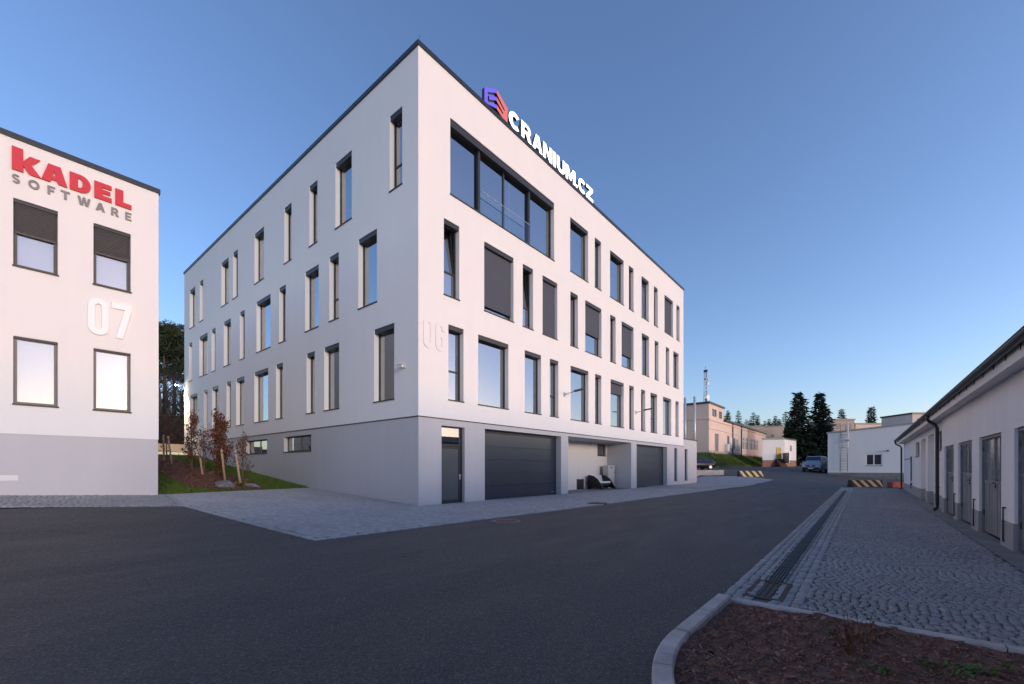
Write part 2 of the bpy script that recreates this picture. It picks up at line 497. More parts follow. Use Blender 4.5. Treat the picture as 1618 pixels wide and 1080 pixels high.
def terrain():
    ax = np.concatenate([[-2500, -1200, -600, -300, -150, -90], np.arange(-60, 130, 2.0), [140, 170, 220, 300, 450, 700, 1200, 2500]])
    ay = np.concatenate([[-2500, -1200, -600, -300, -150, -90], np.arange(-60, 60, 2.0), [70, 90, 130, 200, 300, 500, 900, 2500]])
    XX, YY = np.meshgrid(ax, ay, indexing='ij')
    ZZ = hfun(XX, YY) - .07
    n, m_ = XX.shape
    V = np.stack([XX, YY, ZZ], -1).reshape(-1, 3)
    i = np.arange(n * m_).reshape(n, m_)
    F = np.stack([i[:-1, :-1], i[1:, :-1], i[1:, 1:], i[:-1, 1:]], -1).reshape(-1, 4)
    o = mkobj('ground', np_mesh('ground', V, F, M['terrain'], 4)); o['kind'] = 'structure'
terrain()

APRON = [(-5.42, -3.80), (3.04, -4.08), (16.9, -4.10), (30, -4.45), (37.0, -4.75), (41.5, -1.5), (39.5, 2.2), (31, 2.2), (30.6, .6), (.3, .6), (.3, 7.85), (-.2, 7.66), (-5.60, 5.56), (-6.10, 1.95)]
KSTRIP = [(-6.12, 1.96), (-5.72, 5.55), (-40, 5.55), (-40, 2.7), (-9.2, 2.42)]
sheet('road', [(-40, -30), (100, -30), (100, 4.2), (58, 4.2), (52, 9), (31, 9), (31, .4), (.3, .4), (-5.9, 2.1), (-40, 2.9)], 0, M['asphalt'], 1.0)
apron = sheet('paved_apron', APRON, .008, M['joint'], .8)
kstrip = sheet('paved_strip', KSTRIP, .008, M['joint'], .8)
sheet('lawn', [(-5.62, 5.60), (-.28, 7.68), (.1, 7.9), (.1, 30), (-6.2, 30), (-6.2, 5.45)], .01, M['lawn'], .6)
sheet('bank_grass', [(58, 4.3), (110, 4.3), (110, 9.0), (52, 9.0)], .02, M['bank'], 1.0)
MULCH = [(-1.85, 8.0), (-2.2, 7.2), (-3.2, 6.75), (-4.0, 6.9), (-4.45, 7.7), (-4.4, 10), (-4.1, 14), (-3.7, 22.3), (-1.9, 22.3), (-1.7, 13), (-1.6, 9.5)]
mulch = sheet('mulch_bed', MULCH, .035, M['soil'], .25, rough=lambda x, y: .03 * math.sin(x * 7.3 + y * 3.1) * math.sin(y * 5.7 - x * 2.2))
GA = R(1.0064); GE = (math.cos(GA), math.sin(GA)); GO = (2.7, -13.9)
def G(t, off): return (GO[0] + GE[0] * t - GE[1] * off, GO[1] + GE[1] * t + GE[0] * off)   # yard frame: along / away from garages
YARD = [G(-6.84, 3.42), G(28.2, 3.42), G(29.5, 2.6), G(29.5, -.1), G(-6.84, -.1)]
yard = sheet('paved_yard', YARD, .006, M['joint'], .8)

# ---- setts
SV = np.array([[-.5, -.5, -.03], [.5, -.5, -.03], [.5, .5, -.03], [-.5, .5, -.03], [-.5, -.5, -.006], [.5, -.5, -.006], [.5, .5, -.006], [-.5, .5, -.006],
               [-.44, -.44, 0], [.44, -.44, 0], [.44, .44, 0], [-.44, .44, 0]])
SF = np.array([[0, 1, 5, 4], [1, 2, 6, 5], [2, 3, 7, 6], [3, 0, 4, 7], [4, 5, 9, 8], [5, 6, 10, 9], [6, 7, 11, 10], [7, 4, 8, 11], [8, 9, 10, 11]])

def sett_spots(poly, pitch, ang, seed, arc=.0, lo=.88, hi=.99):
    g = np.random.default_rng(seed)
    xs = [p[0] for p in poly]; ys = [p[1] for p in poly]
    cx, cy = (min(xs) + max(xs)) / 2, (min(ys) + max(ys)) / 2
    L = math.hypot(max(xs) - min(xs), max(ys) - min(ys)) / 2 + 1
    n = int(2 * L / pitch)
    i, j = np.meshgrid(np.arange(n), np.arange(n), indexing='ij')
    u = (i - n / 2) * pitch + g.normal(0, pitch * .05, i.shape)
    v = (j - n / 2 + .5 * (i % 2)) * pitch * 1.02 + g.normal(0, pitch * .07, i.shape) + g.normal(0, .02, (n, 1))
    if arc: u = u + arc * np.abs(np.sin(v * PI / 1.3))
    X = cx + u * math.cos(ang) - v * math.sin(ang); Y = cy + u * math.sin(ang) + v * math.cos(ang)
    k = inpoly(X, Y, poly)
    X, Y = X[k], Y[k]
    rot = ang + g.normal(0, .05, X.shape)
    sx = pitch * g.uniform(lo, hi, X.shape); sy = pitch * g.uniform(lo - .02, hi, X.shape)
    dz = g.normal(0, .002, X.shape)
    return X, Y, rot, sx, sy, dz

def sett_mesh(name, S, off, mat, parent, seed=1):
    X, Y, rot, sx, sy, dz = S
    n = len(X)
    g = np.random.default_rng(seed)
    base = SV[None] + np.concatenate([g.normal(0, .022, (n, 12, 2)), g.normal(0, .0012, (n, 12, 1))], -1)
    px = base[..., 0] * sx[:, None]; py = base[..., 1] * sy[:, None]
    c, s = np.cos(rot)[:, None], np.sin(rot)[:, None]
    VX = X[:, None] + px * c - py * s; VY = Y[:, None] + px * s + py * c
    VZ = base[..., 2] + (hfun(X, Y) + off + dz)[:, None] + g.normal(0, .018, (n, 1)) * px + g.normal(0, .018, (n, 1)) * py
    V = np.stack([VX, VY, VZ], -1).reshape(-1, 3)
    F = (SF[None] + (np.arange(n) * 12)[:, None, None]).reshape(-1, 4)
    o = mkobj(name, np_mesh(name, V, F, mat, 4), parent)
    o['kind'] = 'stuff'
    return o

def sub(S, k): return tuple(a[k] for a in S)

def border(pts, pitch, seed, inset=.05):
    g = np.random.default_rng(seed); X, Y, A = [], [], []
    for (x0, y0), (x1, y1) in zip(pts[:-1], pts[1:]):
        L_ = math.hypot(x1 - x0, y1 - y0); a = math.atan2(y1 - y0, x1 - x0); n = max(1, int(L_ / pitch))
        for i in range(n):
            q = (i + .5) / n; X.append(x0 + (x1 - x0) * q - math.sin(a) * inset); Y.append(y0 + (y1 - y0) * q + math.cos(a) * inset); A.append(a)
    n = len(X)
    return np.array(X), np.array(Y), np.array(A) + g.normal(0, .02, n), np.full(n, pitch) * g.uniform(.93, .99, n), np.full(n, pitch) * g.uniform(.95, 1.0, n), g.normal(0, .001, n)
SA = sett_spots(APRON, .105, R(3), 11, .07)
k = (SA[0] < 20) & ~((SA[0] > 0.0) & (SA[1] > 0.0))
mh1, mh2 = (-.82, -4.62), (5.62, -3.72)
for mx, my in (mh1, mh2):
    k &= np.hypot(SA[0] - mx, SA[1] - my) > .40
E1 = [(-6.10, 1.95), (-5.42, -3.80), (3.04, -4.08), (16.9, -4.10), (20.0, -4.18)]
E2 = [(-.2, 7.66), (-5.60, 5.56)]
def seg_dist(X, Y, pts):
    d = np.full(X.shape, 1e9)
    for (x0, y0), (x1, y1) in zip(pts[:-1], pts[1:]):
        L2 = (x1 - x0) ** 2 + (y1 - y0) ** 2; t_ = np.clip(((X - x0) * (x1 - x0) + (Y - y0) * (y1 - y0)) / L2, 0, 1)
        d = np.minimum(d, np.hypot(X - x0 - t_ * (x1 - x0), Y - y0 - t_ * (y1 - y0)))
    return d
k &= (seg_dist(SA[0], SA[1], E1) > .15) & (seg_dist(SA[0], SA[1], E2) > .15)
sett_mesh('cobbles', sub(SA, k), .024, M['sett'], apron, 3)
for i, e_ in enumerate((E1, E2)):
    B_ = border(e_, .11, 30 + i, .055); kb_ = np.hypot(B_[0] - mh1[0], B_[1] - mh1[1]) > .42
    sett_mesh('edge_cobbles', sub(B_, kb_), .026, M['sett'], apron, 32 + i)
sheet('far_paving', [(19.9, -4.15), (30, -4.45), (37.0, -4.75), (41.5, -1.5), (39.5, 2.2), (31, 2.2), (30.6, .5), (19.9, .5)], .026, M['settfar'], 1.0, apron, None)
SK = sett_spots(KSTRIP, .105, R(-3), 12, .05)
E3 = [(-14.5, 2.545), (-9.2, 2.42), (-6.12, 1.96)]
kk = (SK[0] > -14) & (seg_dist(SK[0], SK[1], E3) > .15)
sett_mesh('edge_cobbles', border(E3, .11, 35, .055), .026, M['settpale'], kstrip, 36)
sett_mesh('cobbles', sub(SK, kk), .024, M['settpale'], kstrip, 4)
# yard setts: the strip with the drain in paler stone, then the blue-grey field
DRN = 3.06                                     # drain centre line, distance from the garage wall
def ystrip(a, b, t0, t1): return [G(t0, b), G(t1, b), G(t1, a), G(t0, a)]
SB = sett_spots(ystrip(DRN + .11, 3.42, -6.84, 24), .10, GA + R(90), 13)
sett_mesh('edge_cobbles', SB, .020, M['settpale'], yard, 5)
SB = sett_spots(ystrip(2.70, DRN - .11, -6.84, 24), .10, GA + R(90), 14)
sett_mesh('edge_cobbles', SB, .020, M['settpale'], yard, 6)
SY = sett_spots(ystrip(.34, 2.67, -6.84, 14), .080, GA, 15, 0.0)
dist = np.hypot(SY[0] + 9.387, SY[1] + 11.942)
# those in view: pixel test from the camera's right-hand field edge
fx, fy = math.cos(R(39.737)), math.sin(R(39.737))
dep = (SY[0] + 9.387) * fx + (SY[1] + 11.942) * fy
lat = (SY[0] + 9.387) * fy - (SY[1] + 11.942) * fx
order = np.argsort(np.where(lat / dep < 1.19, dist, 1e9))
near = order[:300]; rest = order[300:]
sett_mesh('cobbles', sub(SY, rest), .020, M['settyard'], yard, 7)
sett_vars = []
for q in range(8):
    g = np.random.default_rng(50 + q)
    vv = SV + np.concatenate([g.normal(0, .022, (12, 2)), g.normal(0, .0012, (12, 1))], -1)
    sett_vars.append(np_mesh('cobble', vv, SF, M['settyard'], 4))
for q, i in enumerate(near):
    mkobj('cobble', sett_vars[q % 8], yard, (SY[0][i], SY[1][i], H(SY[0][i], SY[1][i]) + .020 + SY[5][i]),
          (rnd.gauss(0, .018), rnd.gauss(0, .018), SY[2][i]), (SY[3][i], SY[4][i], 1))
sheet('far_paving', ystrip(.30, 2.69, 13.9, 29.5), .022, M['settyardfar'], 1.0, yard, None)
sheet('far_paving', ystrip(2.7, 3.42, 23.9, 28.2), .0245, M['settfar'], 1.0, yard, None)
sheet('concrete_strip', ystrip(-.1, .32, -6.84, 29.5), .019, M['concdark'], .8, yard, None)

# ---- drain channel with grates
drain = empty('drain_channel', (*G(-6.0, DRN), -.22), GA)
tag(drain, 'slotted metal drain channel running along the paved yard beside the asphalt', 'drain')
mb = MB()
L = 29.5
mb.box(.55, L, -.115, .115, -.10, -.09); mb.box(.55, L, -.125, -.105, -.09, .022); mb.box(.55, L, .105, .125, -.09, .022)
mb.box(.53, .55, -.125, .125, -.09, .022)
tr = mb.build('channel', M['iron'], drain)
mb = MB(); mb.box(-.42, .50, -.20, -.15, -.06, .024); mb.box(-.42, .50, .15, .20, -.06, .024); mb.box(-.42, -.36, -.15, .15, -.06, .022); mb.box(.44, .50, -.15, .15, -.06, .022)
for q in range(5): mb.box(-.36, .44, -.13 + q * .06, -.10 + q * .06, -.05, .014)
mb.build('end_frame', M['brownwood'], drain)
gm = MB()
for q in range(6):
    y0 = -.098 + q * .0355
    gm.box(.005, .985, y0, y0 + .019, -.03, .0)
for q in range(5): gm.box(.1 + q * .195, .118 + q * .195, -.0985, .0985, -.034, -.006)
gme = gm.mesh('grate', M['iron'])
for q in range(int(L - .56)):
    x, y = G(-6.0 + .55 + q, DRN)
    mkobj('grate', gme, drain, (.555 + q, 0, .016))
# follow the ground's slight lie
drain.location.z = H(*G(0, DRN)) + .0

# ---- foreground planting bed with kerb
bedc, bedr = (-5.55, -13.0), 2.42
arc_pts = [(bedc[0] + (bedr - .08) * math.cos(R(a)), bedc[1] + (bedr - .08) * math.sin(R(a))) for a in range(90, 186, 8)]
BED = [(-4.12, -10.66)] + arc_pts + [(-7.9, -14.6), (-4.12, -14.6)]
def soil_r(x, y):
    return   .015 + .022 * math.sin(x * 2.1 + 1) * math.sin(y * 1.7) + .012 * math.sin(x * 9.1 + y * 4) * math.sin(y * 8.3 - x * 3) + .010 * math.sin(x * 23 + y * 17) * math.sin(y * 27 - x * 11)
bed = sheet('planting_bed', BED, .02, M['soil'], .08, rough=soil_r)
kerb = empty('kerb', (-5, -10.6, -.2)); kerb['kind'] = 'structure'
def kerb_stone(pin, pout, z0, z1):
    """pin/pout: polylines of inner and outer edge"""
    m = MB(); n = len(pin); b = .018
    def mid(a, c, t): return (a[0] + (c[0] - a[0]) * t, a[1] + (c[1] - a[1]) * t)
    rows = []
    for i in range(n):
        po, pi_ = pout[i], pin[i]
        rows.append([(*po, z0), (*po, z1 - b), (*mid(po, pi_, .12), z1), (*mid(po, pi_, .90), z1), (*pi_, z1 - b), (*pi_, z0)])
    v = [p for r in rows for p in r]; F = []
    for i in range(n - 1):
        for q in range(5): F.append((i * 6 + q, i * 6 + q + 1, (i + 1) * 6 + q + 1, (i + 1) * 6 + q))
    F.append(tuple(range(6))); F.append(tuple((n - 1) * 6 + q for q in range(5, -1, -1)))
    m.raw(v, F)
    o = m.build('kerb_stone', M['kerb'])
    o.parent = kerb; o.matrix_parent_inverse = Matrix.Translation(kerb.location).inverted()
    return o
W = .145
xs = [-4.16, -4.86, -5.54]
for q in range(2):
    a, b = xs[q] - .004, xs[q + 1] + .004
    kerb_stone([(a, -10.58 - W), (b, -10.58 - W)], [(a, -10.58), (b, -10.58)], -.35, -.095)
def kp(r, a): return (bedc[0] + r * math.cos(R(a)), bedc[1] + r * math.sin(R(a)))
a0 = 90.3
while a0 < 182:
    aa = [a0 + k_ * 18.2 / 5 for k_ in range(6)]
    kerb_stone([kp(bedr - W, a) for a in aa], [kp(bedr, a) for a in aa], -.35, -.095 + rnd.uniform(-.002, .002))
    a0 += 18.5
yy = -10.76
while yy > -14.4:
    y1 = yy - .99
    kerb_stone([(-4.17, yy), (-4.17, y1)], [(-4.04, yy), (-4.04, y1)], -.35, -.140)
    yy -= 1.0
# bark chips over the soil
def chips(name, poly, n, size, seed, parent, off, soil=None):
    g = np.random.default_rng(seed)
    xs = [p[0] for p in poly]; ys = [p[1] for p in poly]
    X = g.uniform(min(xs), max(xs), n * 3); Y = g.uniform(min(ys), max(ys), n * 3)
    k = inpoly(X, Y, poly); X, Y = X[k][:n], Y[k][:n]
    n = len(X)
    Z = hfun(X, Y) + off
    if soil: Z = Z + np.array([soil(a, b) for a, b in zip(X, Y)])
    L_ = size * g.lognormal(0, .5, n); Wd = L_ * g.uniform(.25, .6, n); a = g.uniform(0, 2 * PI, n); tl = g.normal(0, .35, (n, 2))
    T = L_ * .12
    q = np.array([[-1, -.6, 0], [1, -1, 0], [.8, 1, 0], [-.9, .8, 0], [-.8, -.5, 1], [.85, -.8, 1], [.7, .8, 1], [-.8, .7, 1]])
    px = q[None, :, 0] * L_[:, None] / 2; py = q[None, :, 1] * Wd[:, None] / 2; pz = q[None, :, 2] * T[:, None]
    pz = pz + px * tl[:, :1] + py * tl[:, 1:]
    V = np.stack([X[:, None] + px * np.cos(a)[:, None] - py * np.sin(a)[:, None], Y[:, None] + px * np.sin(a)[:, None] + py * np.cos(a)[:, None], Z[:, None] + pz], -1).reshape(-1, 3)
    Fq = np.array([[4, 5, 6, 7], [0, 1, 5, 4], [1, 2, 6, 5], [2, 3, 7, 6], [3, 0, 4, 7]])
    F = (Fq[None] + (np.arange(n) * 8)[:, None, None]).reshape(-1, 4)
    o = mkobj(name, np_mesh(name, V, F, M['chip'], 4), parent); o['kind'] = 'stuff'
    return o
chips('bark_chips', [(-4.2, -10.8)] + [kp(bedr - W - .02, a) for a in range(92, 176, 8)] + [(-7.7, -14.0), (-4.2, -14.0)], 46000, .015, 21, bed, .022, soil_r)
chips('bark_chips', MULCH, 9000, .05, 22, mulch, .045)

# ------------------------------------------------------------------ windows and facades
PR = lambda a, p, z: (a, p, z)              # facade facing -Y
PL = lambda a, p, z: (p, a, z)              # facade facing -X

def facade(m, P, a0, a1, z0, z1, ops, front=0.0, depth=.22):
    """wall face with openings (a0,a1,z0,z1[,depth]) and their reveals"""
    A = sorted({round(v, 4) for v in [a0, a1] + [o[0] for o in ops] + [o[1] for o in ops]})
    Z = sorted({round(v, 4) for v in [z0, z1] + [o[2] for o in ops] + [o[3] for o in ops]})
    A = [a for a in A if a0 - 1e-6 <= a <= a1 + 1e-6]; Z = [z for z in Z if z0 - 1e-6 <= z <= z1 + 1e-6]
    for i in range(len(A) - 1):
        for j in range(len(Z) - 1):
            ca, cz = (A[i] + A[i + 1]) / 2, (Z[j] + Z[j + 1]) / 2
            if any(o[0] < ca < o[1] and o[2] < cz < o[3] for o in ops): continue
            m.face([P(A[i], front, Z[j]), P(A[i + 1], front, Z[j]), P(A[i + 1], front, Z[j + 1]), P(A[i], front, Z[j + 1])])
    for o in ops:
        d = front + (o[4] if len(o) > 4 else depth)
        l, r, b, t = o[:4]
        m.face([P(l, front, b), P(l, d, b), P(l, d, t), P(l, front, t)])
        m.face([P(r, front, b), P(r, d, b), P(r, d, t), P(r, front, t)])
        if t < z1 - 1e-4: m.face([P(l, front, t), P(r, front, t), P(r, d, t), P(l, d, t)])
        if b > z0 + 1e-4: m.face([P(l, front, b), P(r, front, b), P(r, d, b), P(l, d, b)])

_wc = {}
def cached(key, fn):
    if key not in _wc: _wc[key] = fn()
    return _wc[key]

def frame_mesh(P, w, h, fw, d0, d1, mulls=(), trans=(), name='window', mat=None):
    def fn():
        m = MB()
        m.box(0, fw, d0, d1, 0, h, P); m.box(w - fw, w, d0, d1, 0, h, P)
        m.box(fw, w - fw, d0, d1, 0, fw, P); m.box(fw, w - fw, d0, d1, h - fw, h, P)
        for q in mulls: m.box(q - fw * .6, q + fw * .6, d0 + .004, d1 - .004, fw, h - fw, P)
        for q in trans: m.box(fw, w - fw, d0 + .006, d1 - .006, q - fw * .6, q + fw * .6, P)
        return m.mesh(name, mat)
    return cached((id(P), 'f', w, h, fw, d0, d1, tuple(mulls), tuple(trans), name, mat.name), fn)

def window(par, P, a, z, w, h, front=0.0, recess=.20, blind=0.0, inner_wall_strip=False, trans=(), mulls=(), sash=None,
           fmat='metal', gmat='glass', fw=.055, box_h=.16, sill=True, slats=False, inner=False):
    w, h = round(w, 3), round(h, 3)
    loc = P(a, front, z)
    tr = tuple(trans) + ((sash,) if sash else ())
    win = mkobj('window', frame_mesh(P, w, h, fw, recess, recess + .07, mulls, tr, 'window', M[fmat]), par, loc)
    def pane_fn():
        m = MB()
        z1 = sash if sash else h - fw
        m.face([P(fw, recess + .03, fw), P(w - fw, recess + .03, fw), P(w - fw, recess + .03, z1), P(fw, recess + .03, z1)])
        return m.mesh('pane', M[gmat])
    mkobj('pane', cached((id(P), 'p', w, h, fw, recess, sash, gmat), pane_fn), win)
    if sash:                                   # upper sash tilted inwards
        hh = h - fw - sash
        m = MB()
        T = lambda u, zz, d: P(u, recess + .035 + d + (zz - sash) / hh * .16, zz)
        for (u0, u1, b0, b1) in ((fw, fw + .05, sash, h - fw), (w - fw - .05, w - fw, sash, h - fw), (fw + .05, w - fw - .05, sash, sash + .05), (fw + .05, w - fw - .05, h - fw - .05, h - fw)):
            v = [T(u0, b0, 0), T(u1, b0, 0), T(u1, b1, 0), T(u0, b1, 0), T(u0, b0, .05), T(u1, b0, .05), T(u1, b1, .05), T(u0, b1, .05)]
            m.raw(v, [(0, 3, 2, 1), (4, 5, 6, 7), (0, 1, 5, 4), (1, 2, 6, 5), (2, 3, 7, 6), (3, 0, 4, 7)])
        sh = m.build('tilted_sash', M[fmat], win)
        m = MB(); m.face([T(fw + .05, sash + .05, .02), T(w - fw - .05, sash + .05, .02), T(w - fw - .05, h - fw - .05, .02), T(fw + .05, h - fw - .05, .02)])
        m.build('pane', M[gmat], win)
    if box_h:
        def bx():
            m = MB(); m.box(.003, w - .003, .03, recess + .06, h - box_h, h - .003, P); return m.mesh('blind_box', M['metal'])
        mkobj('blind_box', cached((id(P), 'b', w, h, box_h, recess), bx), win)
    if sill:
        def sl():
            m = MB(); m.box(-.02, w + .02, -.035, recess + .01, -.03, .008, P); return m.mesh('sill', M['sill'])
        mkobj('sill', cached((id(P), 's', w, recess), sl), win)
    if blind:
        m = MB(); top = h - box_h; bot = max(.03, h * (1 - blind))
        if slats:
            q = top
            while q > bot + .045:
                m.prism([(recess - .030, q), (recess - .052, q - .012), (recess - .052, q - .030), (recess - .036, q - .044), (recess - .030, q - .044)], fw * .5, w - fw * .5, lambda p, zz, u: P(u, p, zz))
                q -= .047
            m.box(fw * .5, w - fw * .5, recess - .055, recess - .028, q - .04, q, P)
            m.build('roller_shutter', M['slat'], win)
        else:
            m.box(.02, w - .02, recess - .05, recess - .042, bot, top, P)
            bl = m.build('blind', M['screen'], win)
            m = MB(); m.box(.02, w - .02, recess - .06, recess - .032, bot - .03, bot, P); m.build('blind_rail', M['metal'], win)
    if inner:  # added white backing that brightens the pane in place of reflected sky glow
        def ib():
            m = MB(); m.face([P(fw, recess + .065, fw), P(w - fw, recess + .065, fw), P(w - fw, recess + .065, h - fw), P(fw, recess + .065, h - fw)]); return m.mesh('added_backing', M['panebacking'])
        mkobj('added_backing', cached((id(P), 'ib', w, h, recess), ib), win)
    if inner_wall_strip:  # pleated sheet standing in for the room's pale inner wall behind the glass
        def cu():
            m = MB(); nn = 14; c0, c1 = (w * .42, w - .04)
            for i in range(nn):
                u0, u1 = c0 + (c1 - c0) * i / nn, c0 + (c1 - c0) * (i + 1) / nn
                d = lambda i_: recess + .16 + .03 * (i_ % 2)
                m.face([P(u0, d(i), .03), P(u1, d(i + 1), .03), P(u1, d(i + 1), h), P(u0, d(i), h)])
            return m.mesh('inner_wall_strip', M['inner_wall_strip'])
        mkobj('inner_wall_strip', cached((id(P), 'c', w, h, recess), cu), win)
    return win

# ------------------------------------------------------------------ main white building
BX, BY = 26.68, 27.42
JZ, TZ = 3.10, 15.68
main = empty('office_building', (0, 0, 0))
tag(main, 'tall white four storey office block with grey ground floor, at the centre', 'building')
H3, S3, H2, S2, H1, S1 = 14.09, 11.35, 10.315, 7.57, 6.54, 3.80
# (X, width, blind, inner_wall_strip/sash options)
R3 = [(9.61, 1.8, 0, {}), (12.14, .72, 0, {}), (13.95, 1.8, 0, {}), (16.49, .70, 0, {}), (18.43, 1.2, 0, dict(trans=(2.35,))), (20.55, .70, 0, {}), (22.54, 1.75, .97, {}), (25.06, .70, 0, {})]
R2 = [(1.14, .76, 0, dict(sash=.95)), (3.25, 1.83, .90, {}), (5.72, .75, 0, dict(sash=.95)), (7.21, 1.23, .985, {}), (9.63, .73, 0, {}), (11.11, 1.8, .60, {}), (13.97, .70, 0, {}), (15.47, 1.72, .70, {}), (18.48, 1.2, .0, {}), (20.69, .69, 0, {}), (22.82, .68, 0, {}), (24.38, 1.15, 0, {})]
R1 = [(1.36, .76, 0, dict(trans=(1.1,))), (2.91, 1.83, 0, {}), (5.86, 1.23, 0, {}), (7.80, .73, 0, dict(trans=(1.0,))), (9.65, 1.8, 0, {}), (12.18, .71, 0, {}), (14.02, 1.74, .27, {}), (16.55, .68, 0, {}), (18.36, .68, 0, {}), (19.93, 1.2, 0, dict(trans=(1.0,))), (22.24, 1.68, 0, {}), (24.85, .69, 0, {})]
L3 = [(.90, .75), (4.23, 1.28), (7.07, .76), (9.64, .80), (12.91, 1.28), (16.67, .78), (18.17, 1.28), (23.02, .76), (24.81, 1.28)]
L2 = [(2.46, 1.28), (5.24, .78), (6.96, 1.28), (10.27, .77), (12.07, 1.83), (15.61, .74), (17.80, 1.22), (20.54, .77), (22.11, 1.76), (25.53, .76)]
L1 = [(1.37, 1.28), (5.21, 1.26), (7.32, .78), (10.60, .80), (12.37, 1.83), (15.65, 1.28), (17.80, .74), (20.01, 1.22), (22.12, .78), (24.25, 1.76)]
BAND = (1.45, 8.16, 11.32, 14.11)
opsR, opsL = [BAND], []
for rows, zb, zt, dst in ((R3, S3, H3, opsR), (R2, S2, H2, opsR), (R1, S1, H1, opsR), (L3, S3, H3, opsL), (L2, S2, H2, opsL), (L1, S1, H1, opsL)):
    for r in rows: dst.append((r[0], r[0] + r[1], zb, zt))
m = MB()
facade(m, PR, 0, BX, JZ, TZ, opsR); facade(m, PL, 0, BY, JZ, TZ, opsL)
m.face([(BX, 0, JZ), (BX, BY, JZ), (BX, BY, TZ), (BX, 0, TZ)]); m.face([(0, BY, JZ), (BX, BY, JZ), (BX, BY, TZ), (0, BY, TZ)])
m.face([(0, 0, JZ), (BX, 0, JZ), (BX, .05, JZ), (.05, .05, JZ)]); m.face([(0, 0, JZ), (.05, .05, JZ), (.05, BY, JZ), (0, BY, JZ)])
m.build('upper_wall', M['white'], main, normals=False)
# drip profile under the white wall
m = MB(); m.box(-.006, BX + .01, -.006, .03, JZ - .028, JZ - .003); m.box(-.006, .03, .03, BY, JZ - .028, JZ - .003)
m.build('drip_profile', M['sill'], main)
# coping and roof
m = MB()
m.box(-.05, BX + .05, -.05, .40, TZ, TZ + .15); m.box(-.05, .40, .40, BY + .05, TZ, TZ + .15)
m.box(.40, BX + .05, BY - .40, BY + .05, TZ, TZ + .15); m.box(BX - .40, BX + .05, .40, BY - .40, TZ, TZ + .15)
cop = m.build('coping', M['coping'], main)
ma, mb_ = MB(), MB()
ma.box(-.012, .012, -.056, .405, .02, .156); mb_.box(-.056, .405, -.012, .012, .02, .156)
ma, mb_ = ma.mesh('coping_seam', M['coping']), mb_.mesh('coping_seam', M['coping'])
for q in range(1, 13): mkobj('coping_seam', ma, cop, (q * 2.0, 0, TZ)); mkobj('coping_seam', mb_, cop, (0, q * 2.0, TZ))
m = MB(); m.box(.02, BX - .02, .02, BY - .02, 15.0, 15.3); m.build('roof', M['roof'], main)
# interior: floor slabs and back walls of the rooms
m = MB()
for z in (2.95, 6.72, 10.50, 14.28): m.box(.45, BX - .1, .45, BY - .1, z, z + .30)
m.build('floor_slab', M['farwhite'], main)
m = MB(); m.box(5.2, BX - 3, 5.2, BY - 3, 3.25, 14.28); 
for q in (5.2, 10.4, 17.6, 22): m.box(q, q + .12, .40, 5.2, 3.25, 14.28); m.box(.40, 5.2, q, q + .12, 3.25, 14.28)
m.build('inner_wall', M['interior'], main)
for rows, zb, zt in ((R3, S3, H3), (R2, S2, H2), (R1, S1, H1)):
    for x, w, bl, kw in rows: window(main, PR, x, zb, w, zt - zb, blind=bl, **kw)
for ri, (rows, zb, zt) in enumerate(((L3, S3, H3), (L2, S2, H2), (L1, S1, H1))):
    for j, (y, w) in enumerate(rows):
        kw = {}
        if (ri, j) in ((0, 0), (1, 1)): kw['trans'] = (.95,)
        window(main, PL, y, zb, w, zt - zb, inner_wall_strip=(w > 1 and (ri, j) != (2, 0)), **kw)
# the wide corner glazing of the top floor
bw, bh = BAND[1] - BAND[0], BAND[3] - BAND[2]
band = mkobj('window', frame_mesh(PR, round(bw, 3), round(bh, 3), .07, .2, .30, (1.64, 3.22, 4.90), (), 'window', M['metal']), main, (BAND[0], 0, BAND[2]))
for q in (1.64, 4.90):
    m = MB(); m.box(q - .055, q + .055, .12, .2, 0.02, bh - .25); m.build('mullion_cover', M['metal'], band)
for a, b in ((.07, 1.60), (1.68, 3.18), (3.26, 4.86), (4.94, bw - .07)):
    m = MB(); m.face([(a, .24, .07), (b, .24, .07), (b, .24, bh - .07), (a, .24, bh - .07)]); m.build('pane', M['glass'], band)
m = MB(); m.box(.003, bw - .003, .03, .26, bh - .26, bh - .003); m.build('blind_box', M['metal'], band)
m = MB(); m.box(-.02, bw + .02, -.035, .21, -.03, .008); m.build('sill', M['sill'], band)
m = MB(); m.face([(1.70, .062, .03), (4.84, .062, .03), (4.84, .062, .96), (1.70, .062, .96)]); rg = m.build('glass_balustrade', M['rail'], band)
m = MB(); m.box(1.70, 4.84, .050, .076, .96, .975); m.build('handrail', M['steel'], rg)

# ---- ground floor: grey plinth
DOOR, GD1, ALC, GD2 = (1.06, 2.21, -.01, 2.84, .22), (3.32, 8.82, -.01, 2.88, .36), (9.47, 16.91, -.06, 2.93, 1.72), (17.72, 23.15, -.01, 2.88, .36)
SL1, SL2 = (24.68, 25.34, .33, 2.88, .18), (27.08, 27.75, .33, 2.88, .18)
B1, B2 = (7.72, 10.56, 2.10, 2.84), (12.59, 15.48, 2.10, 2.84)
m = MB()
facade(m, PR, .03, BX, -.7, JZ, [DOOR, GD1, ALC, GD2, SL1], front=.03)
facade(m, PR, BX, 30.18, -.7, 3.66, [SL2], front=.03)
m.face([(30.18, .03, -.7), (30.18, 12, -.7), (30.18, 12, 3.66), (30.18, .03, 3.66)])
m.face([(BX, .03, JZ), (BX, .4, JZ), (BX, .4, 3.66), (BX, .03, 3.66)])
m.face([(BX - .02, 2.2, -.7), (BX - .02, BY, -.7), (BX - .02, BY, JZ), (BX - .02, 2.2, JZ)])
facade(m, PL, .03, BY, -.7, JZ, [B1, B2], front=.03)
m.face([(.03, BY, -.7), (BX, BY, -.7), (BX, BY, JZ), (.03, BY, JZ)])
